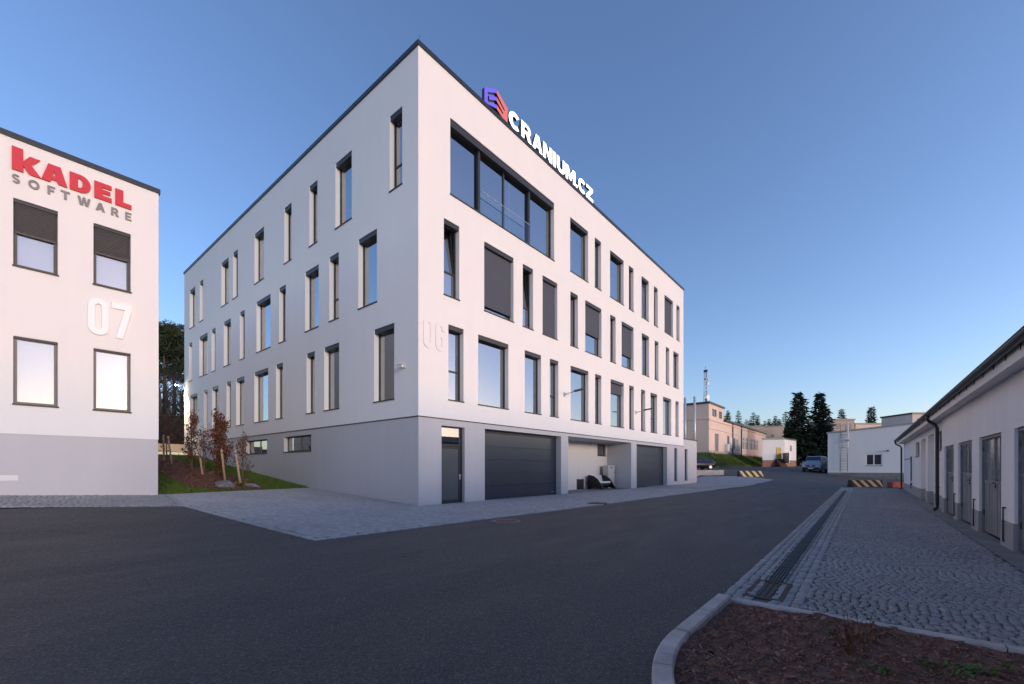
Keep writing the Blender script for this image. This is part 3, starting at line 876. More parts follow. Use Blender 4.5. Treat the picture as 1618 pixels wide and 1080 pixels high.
m.build('plinth_wall', M['gray'], main, normals=False)
m = MB(); m.box(BX + .01, 30.23, -.02, .33, 3.66, 3.74); m.box(29.9, 30.23, .33, 12, 3.66, 3.74); m.build('terrace_coping', M['coping'], main)
m = MB(); m.box(BX, 30.0, .33, 12, 3.1, 3.2); m.build('terrace_floor', M['concrete'], main)
for s_ in (SL1, SL2):
    window(main, PR, s_[0], s_[2], s_[1] - s_[0], s_[3] - s_[2], front=.03, recess=.13, box_h=0)
for y0, y1, z0, z1 in (B1, B2):
    window(main, PL, y0, z0, y1 - y0, z1 - z0, front=.03, recess=.18, mulls=(1.35,), box_h=0)
m = MB(); m.box(1.4, 9, 3.2, 3.3, -.5, 2.9); m.box(3.4, 3.5, 5, 20, -.5, 2.9); m.build('inner_wall', M['interior'], main)
# entrance door
d = empty('door', (1.06, .03, 0), 0, main)
m = MB(); w, h = 1.15, 2.84
for b_ in ((0, .05, .14, .21, 0, h), (w - .05, w, .14, .21, 0, h), (.05, w - .05, .14, .21, h - .05, h), (.05, w - .05, .14, .21, 2.12, 2.20), (.05, w - .05, .14, .21, 0, .03)): m.box(*b_)
m.build('door_frame', M['metal'], d)
m = MB()
for b_ in ((.06, .13, .145, .20, .035, 2.11), (w - .17, w - .06, .145, .20, .035, 2.11), (.13, w - .17, .145, .20, 2.03, 2.11), (.13, w - .17, .145, .20, .035, .14)): m.box(*b_)
m.build('door_leaf', M['metal'], d)
m = MB(); m.face([(.13, .165, .14), (w - .17, .165, .14), (w - .17, .165, 2.03), (.13, .165, 2.03)]); m.build('pane', M['glassdoor'], d)
m = MB(); m.face([(.05, .165, 2.2), (w - .05, .165, 2.2), (w - .05, .165, h - .05), (.05, .165, h - .05)]); m.build('transom_pane', M['kglass'], d)
m = MB(); m.tube([(w - .115, .145, 1.02), (w - .115, .08, 1.02), (w - .115, .075, 1.02), (w - .24, .075, 1.02)], .011, 8); m.tube([(w - .115, .145, .92), (w - .115, .125, .92)], .02, 10); m.box(w - .135, w - .095, .138, .146, .88, 1.08)
m.build('door_handle', M['steel'], d)
m = MB(); m.box(-.0, w, -.02, .22, -.05, -.004); m.build('threshold', M['concrete'], d)
# sectional garage doors
def garage_door(x0, x1, z1):
    g = empty('garage_door', (x0, .03, 0), 0, main)
    w = x1 - x0
    m = MB(); m.box(0, .09, .30, .36, 0, z1); m.box(w - .09, w, .30, .36, 0, z1); m.box(.09, w - .09, .30, .36, z1 - .12, z1); m.build('door_frame', M['metal'], g)
    n = 5; ph = (z1 - .12 - .02) / n
    def pf():
        m = MB()
        prof = [(0, .006), (.006, .0), (ph - .009, 0), (ph - .003, .006), (ph - .003, .045), (0, .045)]
        m.prism([(b, a) for a, b in prof], .09, w - .09, lambda p, z, u: (u, .315 + p, z)); return m.mesh('panel', M['gdoor'])
    me = pf()
    for i in range(n): mkobj('panel', me, g, (0, 0, .02 + i * ph))
    m = MB(); m.box(.09, w - .09, .318, .35, 0, .02); m.build('bottom_seal', M['black'], g)
    m = MB(); m.box(w - .42, w - .14, .309, .3145, .13, .17); m.build('nameplate', M['lettergrey'], g)
garage_door(GD1[0], GD1[1], 2.88); garage_door(GD2[0], GD2[1], 2.88)
# alcove
alc = empty('alcove', (9.47, .03, 0), 0, main)
m = MB(); facade(m, PR, 9.47, 16.91, -.06, 2.93, [(15.63, 16.80, 2.12, 2.86)], front=1.745, depth=.15)
m.build('back_wall', M['cream'], main, normals=False)
m = MB(); m.box(9.48, 16.90, .06, 1.74, -.4, .035); m.build('alcove_floor', M['concdark'], main)
window(main, PR, 15.63, 2.12, 1.17, .74, front=1.745, recess=.10, box_h=0)
m = MB(); m.box(0, .80, -.02, 0, 0, .62); lg = None
vent = m.build('ventilation_grille', M['darkgray'], main, (13.10, 1.744, .03))
m = MB()
for q in range(9): m.box(.04, .76, -.032, -.021, .05 + q * .06, .075 + q * .06)
m.build('louvre', M['metal'], vent)
m = MB(); m.cbox(-.11, .11, -.17, -.001, -.05, .03, .02); m.build('alcove_lamp', M['whitepaint'], main, (14.75, 1.744, 2.80))
bpy.data.objects.remove(alc)

# ------------------------------------------------------------------ lettering
def arc2(cx, cy, rx, ry, a0, a1, n=10):
    return [(cx + rx * math.cos(R(a0 + (a1 - a0) * i / n)), cy + ry * math.sin(R(a0 + (a1 - a0) * i / n))) for i in range(n + 1)]
def ribbon(pts, hw):
    L_, R_ = [], []
    for i, p in enumerate(pts):
        a = pts[max(i - 1, 0)]; b = pts[min(i + 1, len(pts) - 1)]
        dx, dy = b[0] - a[0], b[1] - a[1]; q = math.hypot(dx, dy) or 1
        L_.append((p[0] - dy / q * hw, p[1] + dx / q * hw)); R_.append((p[0] + dy / q * hw, p[1] - dx / q * hw))
    return L_ + R_[::-1]
t = .24
GL = {
 'C': (.82, [ribbon(arc2(.43, .5, .31, .38, 44, 316, 22), .125)]),
 'R': (.86, [[(0, 0), (0, 1), (.47, 1)] + arc2(.47, .68, .32, .32, 90, -58, 10) + [(.87, 0), (.59, 0), (.40, .37), (t, .37), (t, 0)], [(t, .57), (t, .80)] + arc2(.45, .685, .115, .115, 90, -90, 6)]),
 'A': (.90, [[(0, 0), (.31, 1), (.59, 1), (.90, 0), (.64, 0), (.58, .2), (.32, .2), (.26, 0)], [(.375, .38), (.525, .38), (.45, .66)]]),
 'N': (.82, [[(0, 0), (0, 1), (.24, 1), (.58, .42), (.58, 1), (.82, 1), (.82, 0), (.58, 0), (.24, .58), (.24, 0)]]),
 'I': (.24, [[(0, 0), (0, 1), (.24, 1), (.24, 0)]]),
 'U': (.82, [ribbon([(.12, 1), (.12, .7), (.12, .41)] + arc2(.41, .40, .29, .28, 180, 360, 14) + [(.70, .41), (.70, .7), (.70, 1)], .12)]),
 'M': (1.0, [[(0, 0), (0, 1), (.28, 1), (.5, .48), (.72, 1), (1, 1), (1, 0), (.77, 0), (.77, .6), (.57, .12), (.43, .12), (.23, .6), (.23, 0)]]),
 '.': (.22, [[(0, 0), (0, .22), (.22, .22), (.22, 0)]]),
 'Z': (.80, [[(0, 0), (0, .22), (.46, .78), (.03, .78), (.03, 1), (.78, 1), (.78, .78), (.32, .22), (.80, .22), (.80, 0)]]),
 'k': (1.04, [[(0, 0), (0, 1.24), (.40, 1.24), (.40, .60), (.64, .98), (1.02, .98), (.70, .52), (1.06, 0), (.62, 0), (.40, .36), (.40, 0)]]),
 'Ah': (1.02, [[(0, 0), (.27, 1), (.75, 1), (1.02, 0), (.66, 0), (.61, .16), (.39, .16), (.34, 0)], [(.445, .38), (.555, .38), (.50, .70)]]),
 'Dh': (.88, [[(0, 0), (0, 1), (.45, 1)] + arc2(.45, .5, .43, .5, 90, -90, 14), [(.34, .24), (.34, .76), (.42, .76)] + arc2(.42, .5, .12, .26, 90, -90, 8)]),
 'Eh': (.76, [[(0, 0), (0, 1), (.76, 1), (.76, .74), (.36, .74), (.36, .62), (.70, .62), (.70, .39), (.36, .39), (.36, .26), (.76, .26), (.76, 0)]]),
 'Lh': (.74, [[(0, 0), (0, 1), (.36, 1), (.36, .28), (.74, .28), (.74, 0)]]),
 'S': (.74, [ribbon(arc2(.37, .72, .25, .175, 25, 180, 10)[:-1] + arc2(.37, .70, .25, .18, 190, 255, 4) + arc2(.37, .29, .25, .20, 75, 0, 6) + arc2(.37, .28, .25, .175, -10, -155, 9), .10)]),
 'O': (.92, [arc2(.46, .5, .46, .51, 0, 345, 23), arc2(.46, .5, .24, .29, 0, 345, 23)]),
 'F': (.66, [[(0, 0), (0, 1), (.66, 1), (.66, .79), (.23, .79), (.23, .60), (.58, .60), (.58, .39), (.23, .39), (.23, 0)]]),
 'T': (.78, [[(.28, 0), (.28, .79), (0, .79), (0, 1), (.78, 1), (.78, .79), (.50, .79), (.50, 0)]]),
 'W': (1.16, [[(.21, 0), (0, 1), (.24, 1), (.35, .40), (.47, 1), (.69, 1), (.81, .40), (.92, 1), (1.16, 1), (.95, 0), (.69, 0), (.58, .58), (.47, 0)]]),
 'E': (.70, [[(0, 0), (0, 1), (.70, 1), (.70, .80), (.23, .80), (.23, .60), (.62, .60), (.62, .41), (.23, .41), (.23, .20), (.70, .20), (.70, 0)]]),
 '0': (.44, [arc2(.22, .22, .22, .22, 180, 360, 10) + arc2(.22, .78, .22, .22, 0, 180, 10), arc2(.22, .22, .075, .085, 180, 360, 6) + arc2(.22, .78, .075, .085, 0, 180, 6)]),
 '7': (.45, [[(0, 1), (.45, 1), (.45, .85), (.25, 0), (.09, 0), (.29, .83), (0, .83)]]),
 '6': (.44, [arc2(.22, .22, .22, .22, 180, 360, 10) + [(.44, .40)] + arc2(.24, .42, .20, .20, 0, 90, 6) + [(.15, .575), (.15, .78)] + arc2(.22, .78, .07, .07, 180, 0, 6) + [(.29, .70), (.44, .70)] + arc2(.22, .78, .22, .22, 0, 180, 10),
             arc2(.22, .22, .07, .07, 180, 360, 6) + arc2(.22, .42, .07, .05, 0, 180, 6)]),
}
def outline_mesh(name, loops, thick, mats, bevel=0.0):
    """filled outline in the XZ plane, facing -Y, front at y=0; mats: [front, sides]"""
    cu = bpy.data.curves.new(name, 'CURVE'); cu.dimensions = '2D'; cu.fill_mode = 'BOTH'; cu.extrude = thick / 2
    for lp in loops:
        sp = cu.splines.new('POLY'); sp.points.add(len(lp) - 1); sp.use_cyclic_u = True
        for p, q in zip(sp.points, lp): p.co = (q[0], q[1], 0, 1)
    ob = bpy.data.objects.new(name, cu); C.objects.link(ob)
    dg = bpy.context.evaluated_depsgraph_get()
    me = bpy.data.meshes.new_from_object(ob.evaluated_get(dg))
    bpy.data.objects.remove(ob); bpy.data.curves.remove(cu)
    for v in me.vertices: v.co = Vector((v.co.x, thick / 2 - v.co.z, v.co.y))
    me.materials.clear()
    for m_ in mats: me.materials.append(m_)
    for f in me.polygons:
        f.use_smooth = False
        f.material_index = 0 if (abs(f.normal.y) > .8 and f.center.y < thick * .4) or len(mats) == 1 else 1
    me.name = name
    return me
def scaled(loops, sx, sz, ox=0, oz=0): return [[(x * sx + ox, z * sz + oz) for x, z in lp] for lp in loops]

def letters(sign, items, z, hgt, thick, mats, y=0.0):
    """items: (glyph, x0, x1)"""
    for g_, x0, x1 in items:
        w, loops = GL[g_]
        mkobj('letter', outline_mesh('letter', scaled(loops, (x1 - x0) / w, hgt), thick, mats), sign, (x0, y, z))

sg = empty('rooftop_sign', (0, 0, 0))
tag(sg, 'lit white letters with purple and salmon emblem on the roof edge of the office block', 'sign')
letters(sg, [('C', 4.73, 5.48), ('R', 5.57, 6.31), ('A', 6.38, 7.14), ('N', 7.20, 7.94), ('I', 8.03, 8.25), ('U', 8.34, 9.08), ('M', 9.14, 10.03), ('.', 10.09, 10.25), ('C', 10.33, 11.10), ('Z', 11.13, 11.88)], 15.83, .72, .12, [M['signwhite'], M['signside']], -.04)
E_ = [(3.22, 16.38), (3.935, 16.78), (3.935, 16.60), (3.42, 16.31), (3.42, 16.14), (3.935, 16.44), (3.935, 16.28), (3.42, 15.98), (3.42, 15.83), (3.935, 16.13), (3.935, 15.97), (3.42, 15.68), (3.22, 15.80)]
E_ = [(3.22, 16.38), (3.935, 16.78), (3.935, 16.62), (3.41, 16.32), (3.41, 15.89), (3.935, 16.15), (3.935, 15.985), (3.40, 15.835), (3.22, 15.84)]
Ebar = [(3.50, 16.24), (3.935, 16.46), (3.935, 16.31), (3.50, 16.08)]
Sal = [(3.95, 16.78), (4.64, 16.43), (4.64, 15.84), (4.30, 15.84), (3.95, 15.985), (3.95, 16.15), (4.33, 16.00), (4.37, 16.05), (3.95, 16.30), (3.95, 16.46), (4.42, 16.19), (4.46, 16.24), (3.95, 16.60)]
def emblem(nm, lp, mt): mkobj(nm, outline_mesh(nm, [lp], .14, [mt, M['signside']]), sg, (0, -.045, 0))
emblem('emblem_left', E_, M['signpurple']); emblem('emblem_bar', Ebar, M['signpurple']); emblem('emblem_right', Sal, M['signsalmon'])
m = MB(); m.box(3.2, 11.95, .085, .12, 15.832, 15.87)
for q in range(9): m.box(3.5 + q * 1.02, 3.53 + q * 1.02, .09, .115, 15.87, 16.35)
m.build('mounting_rail', M['signside'], sg)

n6 = empty('house_number', (0, 0, 0)); tag(n6, 'white number 06 in relief on the white corner of the office block', 'number')
for g_, x0 in (('0', .20), ('6', .74)):
    mkobj('digit', outline_mesh('digit', scaled(GL[g_][1], 1.02, 1.04), .03, [M['white']]), n6, (x0, -.031, 5.47))

# wall-mounted bits on the main building
def arm_lamp(x, z, lab):
    o = empty('wall_lamp', (x, 0, z)); tag(o, lab, 'lamp', 'arm lamps on the office front')
    m = MB(); m.cbox(-.06, .06, -.03, -.001, -.12, .12, .01); m.build('bracket', M['galv'], o)
    m = MB(); m.tube([(0, -.03, 0), (0, -.35, .05), (0, -.62, .10)], .022, 8); m.build('arm', M['galv'], o)
    m = MB(); m.raw([(-.10, -.60, .07), (.10, -.60, .07), (.13, -1.15, .15), (-.13, -1.15, .15), (-.08, -.60, .14), (.08, -.60, .14), (.10, -1.15, .19), (-.10, -1.15, .19)], [(0, 1, 2, 3), (4, 7, 6, 5), (0, 4, 5, 1), (1, 5, 6, 2), (2, 6, 7, 3), (3, 7, 4, 0)]); m.build('lamp_head', M['darkgray'], o)
arm_lamp(9.05, 4.98, 'nearer arm lamp above the recess on the white office front')
arm_lamp(17.5, 4.92, 'farther arm lamp above the second garage door on the white office front')
def cctv(loc, rz, lab):
    o = empty('security_camera', loc, rz); tag(o, lab, 'camera', 'security cameras')
    m = MB(); m.tube([(0, 0, 0), (0, -.03, 0)], .06, 12); m.tube([(0, -.03, 0), (0, -.12, -.03)], .025, 8); m.build('bracket', M['whitepaint'], o)
    m = MB(); m.cbox(-.22, .10, -.20, -.11, -.06, .04, .02); m.cbox(-.25, .12, -.215, -.095, .042, .055, .004); m.build('housing', M['whitepaint'], o)
    m = MB(); m.tube([(-.221, -.155, -.01), (-.235, -.155, -.01)], .032, 12); m.build('lens', M['black'], o)
cctv((0, .74, 4.86), R(-90), 'white security camera beside the lowest window near the office corner')
cctv((26.2, 0, 4.75), R(160), 'small security camera at the far end of the office front')
# the one lit lamp, at the far corner of the left wall
o = empty('lit_wall_lamp', (-.02, 27.25, 7.35)); tag(o, 'lit warm wall lamp at the far left corner of the office block', 'lamp')
m = MB(); m.cbox(-.10, .018, -.07, .07, -.12, .12, .01); m.tube([(-.08, 0, .02), (-.42, 0, .06)], .02, 8); m.build('bracket', M['galv'], o)
m = MB(); m.cbox(-.62, -.34, -.08, .08, .035, .10, .015); m.build('lamp_head', M['darkgray'], o)
m = MB(); m.box(-.59, -.37, -.06, .06, .002, .034); m.build('bulb', M['warmlamp'], o)
ld = bpy.data.lights.new('lamp_light', 'SPOT'); ld.energy = 550; ld.color = (1, .78, .50); ld.spot_size = R(105); ld.spot_blend = .8; ld.shadow_soft_size = .08
lo = bpy.data.objects.new('lamp_light', ld); C.objects.link(lo); lo.parent = o; lo.location = (-.48, 0, -.02)
for x_, y_, h_, lab in ((.25, .25, .55, 'thin lightning rod at the near roof corner of the office block'), (16.2, .12, .30, 'short bent rod on the roof edge right of the lit sign')):
    m = MB(); m.tube([(0, 0, 0), (0, 0, h_)], .012, 6); m.tube([(0, 0, 0), (0, 0, .05)], .06, 8)
    tag(m.build('lightning_rod', M['galv'], None, (x_, y_, TZ + .15)), lab, 'rod')

# ---- things in the recess
cab = empty('utility_cabinet', (15.85, 1.10, .035)); tag(cab, 'tall pale grey utility cabinet standing in the recess', 'cabinet')
m = MB(); m.cbox(0, .92, 0, .38, 0, 1.45, .01); m.build('cabinet_body', M['fabricgrey'], cab)
m = MB(); m.cbox(.03, .89, -.014, -.001, .60, 1.40, .004); dd = m.build('cabinet_door', M['fabricgrey'], cab)
m = MB(); m.cbox(.03, .89, -.014, -.001, .04, .58, .004); m.build('cabinet_door', M['fabricgrey'], cab)
m = MB(); m.box(.28, .52, -.022, -.0145, 1.27, 1.34); m.build('label_slot', M['black'], dd)
m = MB(); m.box(.82, .85, -.03, -.0145, .92, 1.04); m.build('handle', M['darkgray'], dd)

st = empty('lounge_seat', (14.05, .45, .035)); tag(st, 'black curved seat with white cushion standing in the recess', 'seat')
def seat_side(x):
    pr = [(1.10, 0), (1.12, .45), (1.10, .84), (.98, .86), (.72, .80), (.45, .62), (.25, .36), (.10, .12), (.0, .0), (.16, 0), (.34, .06), (.60, .11), (.85, .08), (.98, 0)]
    m = MB(); m.prism(pr, x, x + .10, lambda y, z, u: (u, y, z)); m.build('side_panel', M['black'], st)
seat_side(0); seat_side(1.55)
m = MB(); m.prism([(.30, .34), (.95, .30), (.95, .18), (.32, .20)], .105, 1.545, lambda y, z, u: (u, y, z)); m.build('seat', M['black'], st)
m = MB(); m.prism([(.34, .36), (.92, .325), (.92, .44), (.36, .47)], .13, 1.52, lambda y, z, u: (u, y, z)); m.build('cushion', M['cushion'], st)
m = MB(); m.prism([(.90, .46), (1.0, .84), (1.07, .84), (1.06, .32), (.97, .32)], .105, 1.545, lambda y, z, u: (u, y, z)); m.build('backrest', M['cushion'], st)

# ------------------------------------------------------------------ the second building, left
KY, KX = 5.34, -5.93
kb = empty('smaller_office_building', (KX, KY, .43)); tag(kb, 'lower white office building with red lettering and lilac grey base, at the left', 'building')
kb.location = (0, 0, 0)
PK = lambda a, p, z: (a, p, z)
KW = [(-8.935, .81), (-7.415, .82), (-11.9, .81), (-13.4, .81)]
opsU = [(x, x + w, 6.60, 8.36) for x, w in KW] + [(x, x + w, 2.985, 4.76) for x, w in KW]
m = MB(); facade(m, PK, -40, KX, 2.20, 9.90, opsU, front=KY, depth=.13)
m.face([(KX, KY, 2.2), (KX, 24, 2.2), (KX, 24, 9.9), (KX, KY, 9.9)]); m.face([(-40, 24, 2.2), (KX, 24, 2.2), (KX, 24, 9.9), (-40, 24, 9.9)])
m.build('upper_wall', M['white'], kb, normals=False)
m = MB(); m.box(-40, KX - .012, KY + .012, 23.99, -.2, 2.199); m.build('plinth_wall', M['kgray'], kb)
m = MB(); m.box(-40, KX + .04, KY - .04, KY + .35, 9.90, 10.04); m.box(KX - .35, KX + .04, KY + .35, 24, 9.90, 10.04); m.build('coping', M['coping'], kb)
m = MB(); m.box(-40, KX - .1, KY + .1, 23.9, 9.4, 9.6); m.build('roof', M['roof'], kb)
m = MB(); m.box(-40, KX - .4, KY + .4, 23.5, 5.3, 5.6); m.box(-40, KX - .4, KY + 3, KY + 3.1, 2.3, 9.4); m.build('inner_wall', M['interior'], kb)
for i, (x, w) in enumerate(KW):
    window(kb, PK, x, 6.60, w, 1.76, front=KY, recess=.11, blind=.50 if i != 1 else .46, slats=True, fmat='slat', gmat='kglass', fw=.075, box_h=.09, inner=True)
    wn_ = window(kb, PK, x, 2.985, w, 1.775, front=KY, recess=.09, fmat='kframe', gmat='kglass', fw=.07, box_h=.05, inner=True)
m = MB(); m.box(-9.25, -8.85, KY - .012 + .02, KY + .0115, .98, 1.12); m.build('faded_plate', M['farwhite'], kb)
ks = empty('company_sign', (0, 0, 0)); tag(ks, 'red block letters over small grey letters high on the left building', 'sign')
letters(ks, [('k', -8.96, -8.445), ('Ah', -8.44, -7.945), ('Dh', -7.90, -7.475), ('Eh', -7.40, -7.03), ('Lh', -6.95, -6.585)], 9.085, .485, .05, [M['red']], KY - .051)
SX = [(66, 115), (160, 225), (270, 313), (345, 398), (440, 515), (543, 597), (632, 675), (712, 747)]
def kx(px):            # letter spacing along the wall
    r = (px / 3.6 - 809) / 690.81; s_, c_ = math.sin(R(39.737)), math.cos(R(39.737))
    t_ = (KY + 11.942) / (-c_ * r + s_); return -9.387 + t_ * (s_ * r + c_)
letters(ks, [(ch, kx(a), kx(b)) for ch, (a, b) in zip('SOFTWARE', SX)], 8.745, .235, .03, [M['lettergrey']], KY - .031)
n7 = empty('house_number', (0, 0, 0)); tag(n7, 'white number 07 on the wall of the left building between the window rows', 'number')
for g_, x0 in (('0', -7.535), ('7', -7.03)):
    mkobj('digit', outline_mesh('digit', scaled(GL[g_][1], 1.0, 1.04), .06, [M['number']]), n7, (x0, KY - .061, 5.15))

# ------------------------------------------------------------------ garage row, right
gb = empty('garage_row', (GO[0], GO[1], 0), GA); tag(gb, 'low white garage row with grey metal doors and dark gutter, at the right', 'building')
PG = lambda a, p, z: (a, -p, z)             # facade facing +Y of its own frame
T0, T1, TE = -14.0, 9.38, 29.4
GDS = [(6.81, 8.75), (3.96, 6.01), (.94, 3.08), (-2.15, -.03), (-5.2, -3.1)]
gops = [(a, b, -.22, 2.03, .16) for a, b in GDS]
fops = [(9.80, 11.9, 1.97, 2.70, .18), (12.62, 14.75, -.22, 2.74, .32), (15.64, 17.7, -.22, 2.70, .32), (18.5, 20.5, 1.93, 2.68, .18)]
m = MB(); facade(m, PG, T0, T1, .28, 3.03, [(a, b, .28, t_, d_) for a, b, z_, t_, d_ in gops])
facade(m, PG, T1, TE, .28, 3.03, [(a, b, max(.28, z_), t_, d_) for a, b, z_, t_, d_ in fops], front=.10)
m.face([PG(T1, 0, .28), PG(T1, .10, .28), PG(T1, .10, 3.03), PG(T1, 0, 3.03)])
m.face([PG(TE, .1, -.6), PG(TE, 6, -.6), PG(TE, 6, 3.03), PG(TE, .1, 3.03)]); m.face([PG(T0, 6, -.6), PG(TE, 6, -.6), PG(TE, 6, 4.0), PG(T0, 6, 4.0)])
m.build('wall', M['garwall'], gb, normals=False)
def base_pieces(t0, t1, ops, fr):
    ed = sorted([t0, t1] + [q for o_ in ops for q in o_[:2]])
    for a, b in zip(ed[::2], ed[1::2]):
        m = MB(); m.box(a, b, -fr - .20, -fr, -.6, .279); m.build('plinth_piece', M['garplinth'], gb)
base_pieces(T0, T1, gops, -.012)
base_pieces(T1 + .001, TE, [o_ for o_ in fops if o_[2] < 0], .088)
m = MB()
for a, b, z_, t_, d_ in fops:
    if z_ < 0: m.face([PG(a, .42, -.3), PG(b, .42, -.3), PG(b, .42, t_), PG(a, .42, t_)])
m.build('niche_back', M['garwall'], gb, normals=False)
for a, b, z_, t_, d_ in fops:
    if z_ > 0: 
        w_ = MB(); w = b - a; h = t_ - z_
        for q in ((0, .06, 0, h), (w - .06, w, 0, h), (.06, w - .06, 0, .06), (.06, w - .06, h - .06, h), (w / 2 - .04, w / 2 + .04, .06, h - .06)): w_.box(a + q[0], a + q[1], -.26, -.20, z_ + q[2], z_ + q[3])
        wo = w_.build('window', M['doorframe'], gb)
        p_ = MB(); p_.face([(a + .06, -.23, z_ + .06), (b - .06, -.23, z_ + .06), (b - .06, -.23, t_ - .06), (a + .06, -.23, t_ - .06)]); p_.build('pane', M['dusty'], wo)
        s_ = MB(); s_.box(a - .03, b + .03, -.28, -.06, z_ - .03, z_ + .005); s_.build('sill', M['doorframe'], wo)
# eaves
m = MB(); m.box(T0, TE + .15, -.10, .24, 3.031, 3.06); m.build('soffit', M['garwall'], gb)
m = MB(); m.box(T0, TE + .15, .24, .265, 3.00, 3.22); m.build('fascia', M['garwall'], gb)
m = MB()
rs = [(.28 + .075 + .075 * math.cos(R(a)), 3.26 + .085 * math.sin(R(a))) for a in range(180, 361, 20)]
ri = [(.28 + .075 + .068 * math.cos(R(a)), 3.26 + .078 * math.sin(R(a))) for a in range(360, 179, -20)]
m.prism(rs + ri, T0, TE + .15, lambda p, z, u: (u, p, z))
gut = m.build('gutter', M['gutter'], gb)
m = MB(); m.tube([(T0, .432, 3.262), (TE + .15, .432, 3.262)], .011, 6); m.build('gutter_bead', M['galv'], gut)
m = MB(); q = T0 + .4
while q < TE: m.box(q, q + .03, .267, .437, 3.268, 3.276); m.box(q, q + .03, .266, .276, 3.13, 3.27); q += .9
m.build('gutter_bracket', M['gutter'], gut)
m = MB(); m.raw([(T0, .33, 3.29), (TE + .15, .33, 3.29), (TE + .15, -6.2, 4.35), (T0, -6.2, 4.35), (T0, .33, 3.335), (TE + .15, .33, 3.335), (TE + .15, -6.2, 4.40), (T0, -6.2, 4.40)], [(0, 1, 2, 3), (4, 7, 6, 5), (0, 4, 5, 1), (1, 5, 6, 2), (2, 6, 7, 3), (3, 7, 4, 0)]); m.build('roof', M['roof'], gb)
def downpipe(t_, wall):
    m = MB(); m.tube([(t_, .355, 3.20), (t_, .355, 3.10), (t_ + .02, .33, 3.02), (t_ + .05, wall + .14, 2.86), (t_ + .05, wall + .09, 2.74), (t_ + .05, wall + .085, 0), (t_ + .05, wall + .09, -.10), (t_ + .05, wall + .18, -.20)], .052, 10)
    o = m.build('downpipe', M['gutter'], gb)
    for z in (.6, 1.6, 2.5):
        m = MB(); m.tube([(t_ + .05, wall + .085, z), (t_ + .05, wall + .085, z + .04)], .06, 10)
        m.build('pipe_clip', M['gutter'], o)
downpipe(9.62, 0.0); downpipe(29.3, -.06)
def double_door(a, b, npane, z_g0, z_g1, lab=None):
    g = empty('door', (a, 0, 0), 0, gb)
    w = b - a; zb, zt = -.20, 2.03
    m = MB()
    for q in ((0, .05, zb, zt), (w - .05, w, zb, zt), (.05, w - .05, zt - .06, zt)): m.box(q[0], q[1], -.16, -.045, q[2], q[3])
    m.build('door_frame', M['doorframe'], g)
    for k_ in range(2):
        l, r = (.055, w / 2 - .006) if k_ == 0 else (w / 2 + .006, w - .055)
        m = MB(); m.box(l, r, -.12, -.085, zb + .03, z_g0 - .05)
        m.box(l, r, -.12, -.075, z_g0 - .05, z_g0); m.box(l, r, -.12, -.075, z_g1, zt - .07)
        np_ = npane[k_]; pw = (r - l - .04) / np_
        for i in range(np_ + 1):
            c_ = l + .02 + i * pw; m.box(max(l, c_ - .02), min(r, c_ + .02), -.12, -.076, z_g0, z_g1)
        n = 4
        for i in range(1, n): 
            c_ = l + (r - l) * i / n; m.box(c_ - .006, c_ + .006, -.0852, -.078, zb + .05, z_g0 - .07)
        leaf = m.build('door_leaf', M['doorgrey'], g)
        for i in range(np_):
            p_ = MB(); p_.face([(l + .04 + i * pw, -.10, z_g0), (l + i * pw + pw, -.10, z_g0), (l + i * pw + pw, -.10, z_g1), (l + .04 + i * pw, -.10, z_g1)]); p_.build('pane', M['dusty'], leaf)
        hx = l if k_ == 0 else r
        for z in (.2, 1.7):
            hg = MB(); hg.tube([(hx, -.07, z), (hx, -.07, z + .12)], .016, 8)
            hg.build('hinge', M['darkgray'], leaf)
    m = MB(); c_ = w / 2 - .09
    m.box(c_ - .02, c_ + .02, -.085, -.079, .86, 1.06); m.tube([(c_, -.08, .98), (c_, -.03, .98), (c_ - .12, -.03, .98)], .010, 8); m.tube([(c_, -.08, .90), (c_, -.066, .90)], .016, 8)
    m.build('door_handle', M['iron'], g)
for (a, b), np_, zz in zip(GDS, ((2, 2), (2, 2), (2, 1), (2, 2), (2, 2)), ((1.18, 1.93), (1.18, 1.93), (1.02, 1.95), (1.2, 1.95), (1.2, 1.95))):
    double_door(a, b, np_, *zz)
for t_ in (6.50, 3.56, .62, -2.45):
    m = MB(); m.tube([(t_, .03, -.12), (t_, .03, .52)], .012, 6); m.box(t_ - .07, t_ + .02, .0, .045, .52, .545); m.box(t_ - .02, t_ + .06, -.005, .03, -.13, -.11); m.build('door_stay', M['iron'], gb)
m = MB(); m.tube([(22.8, -.06, .55), (22.8, -.06, 2.0)], .03, 6); m.tube([(23.2, -.07, .1), (23.2, -.07, 1.9), (27.5, -.07, 1.9)], .02, 6); m.cbox(22.7, 22.95, -.1, -.02, .30, .42, .01); m.build('conduit', M['darkgray'], gb)
m = MB(); m.tube([(8.6, -3.0, 3.85), (8.6, -3.0, 5.2)], .012, 6); m.tube([(8.6, -3.0, 4.6), (8.6, -3.0, 5.9)], .007, 6)
tag(m.build('roof_antenna', M['galv'], None, (GO[0], GO[1], 0), (0, 0, GA)), 'thin pale rod antenna rising above the garage roof', 'antenna')

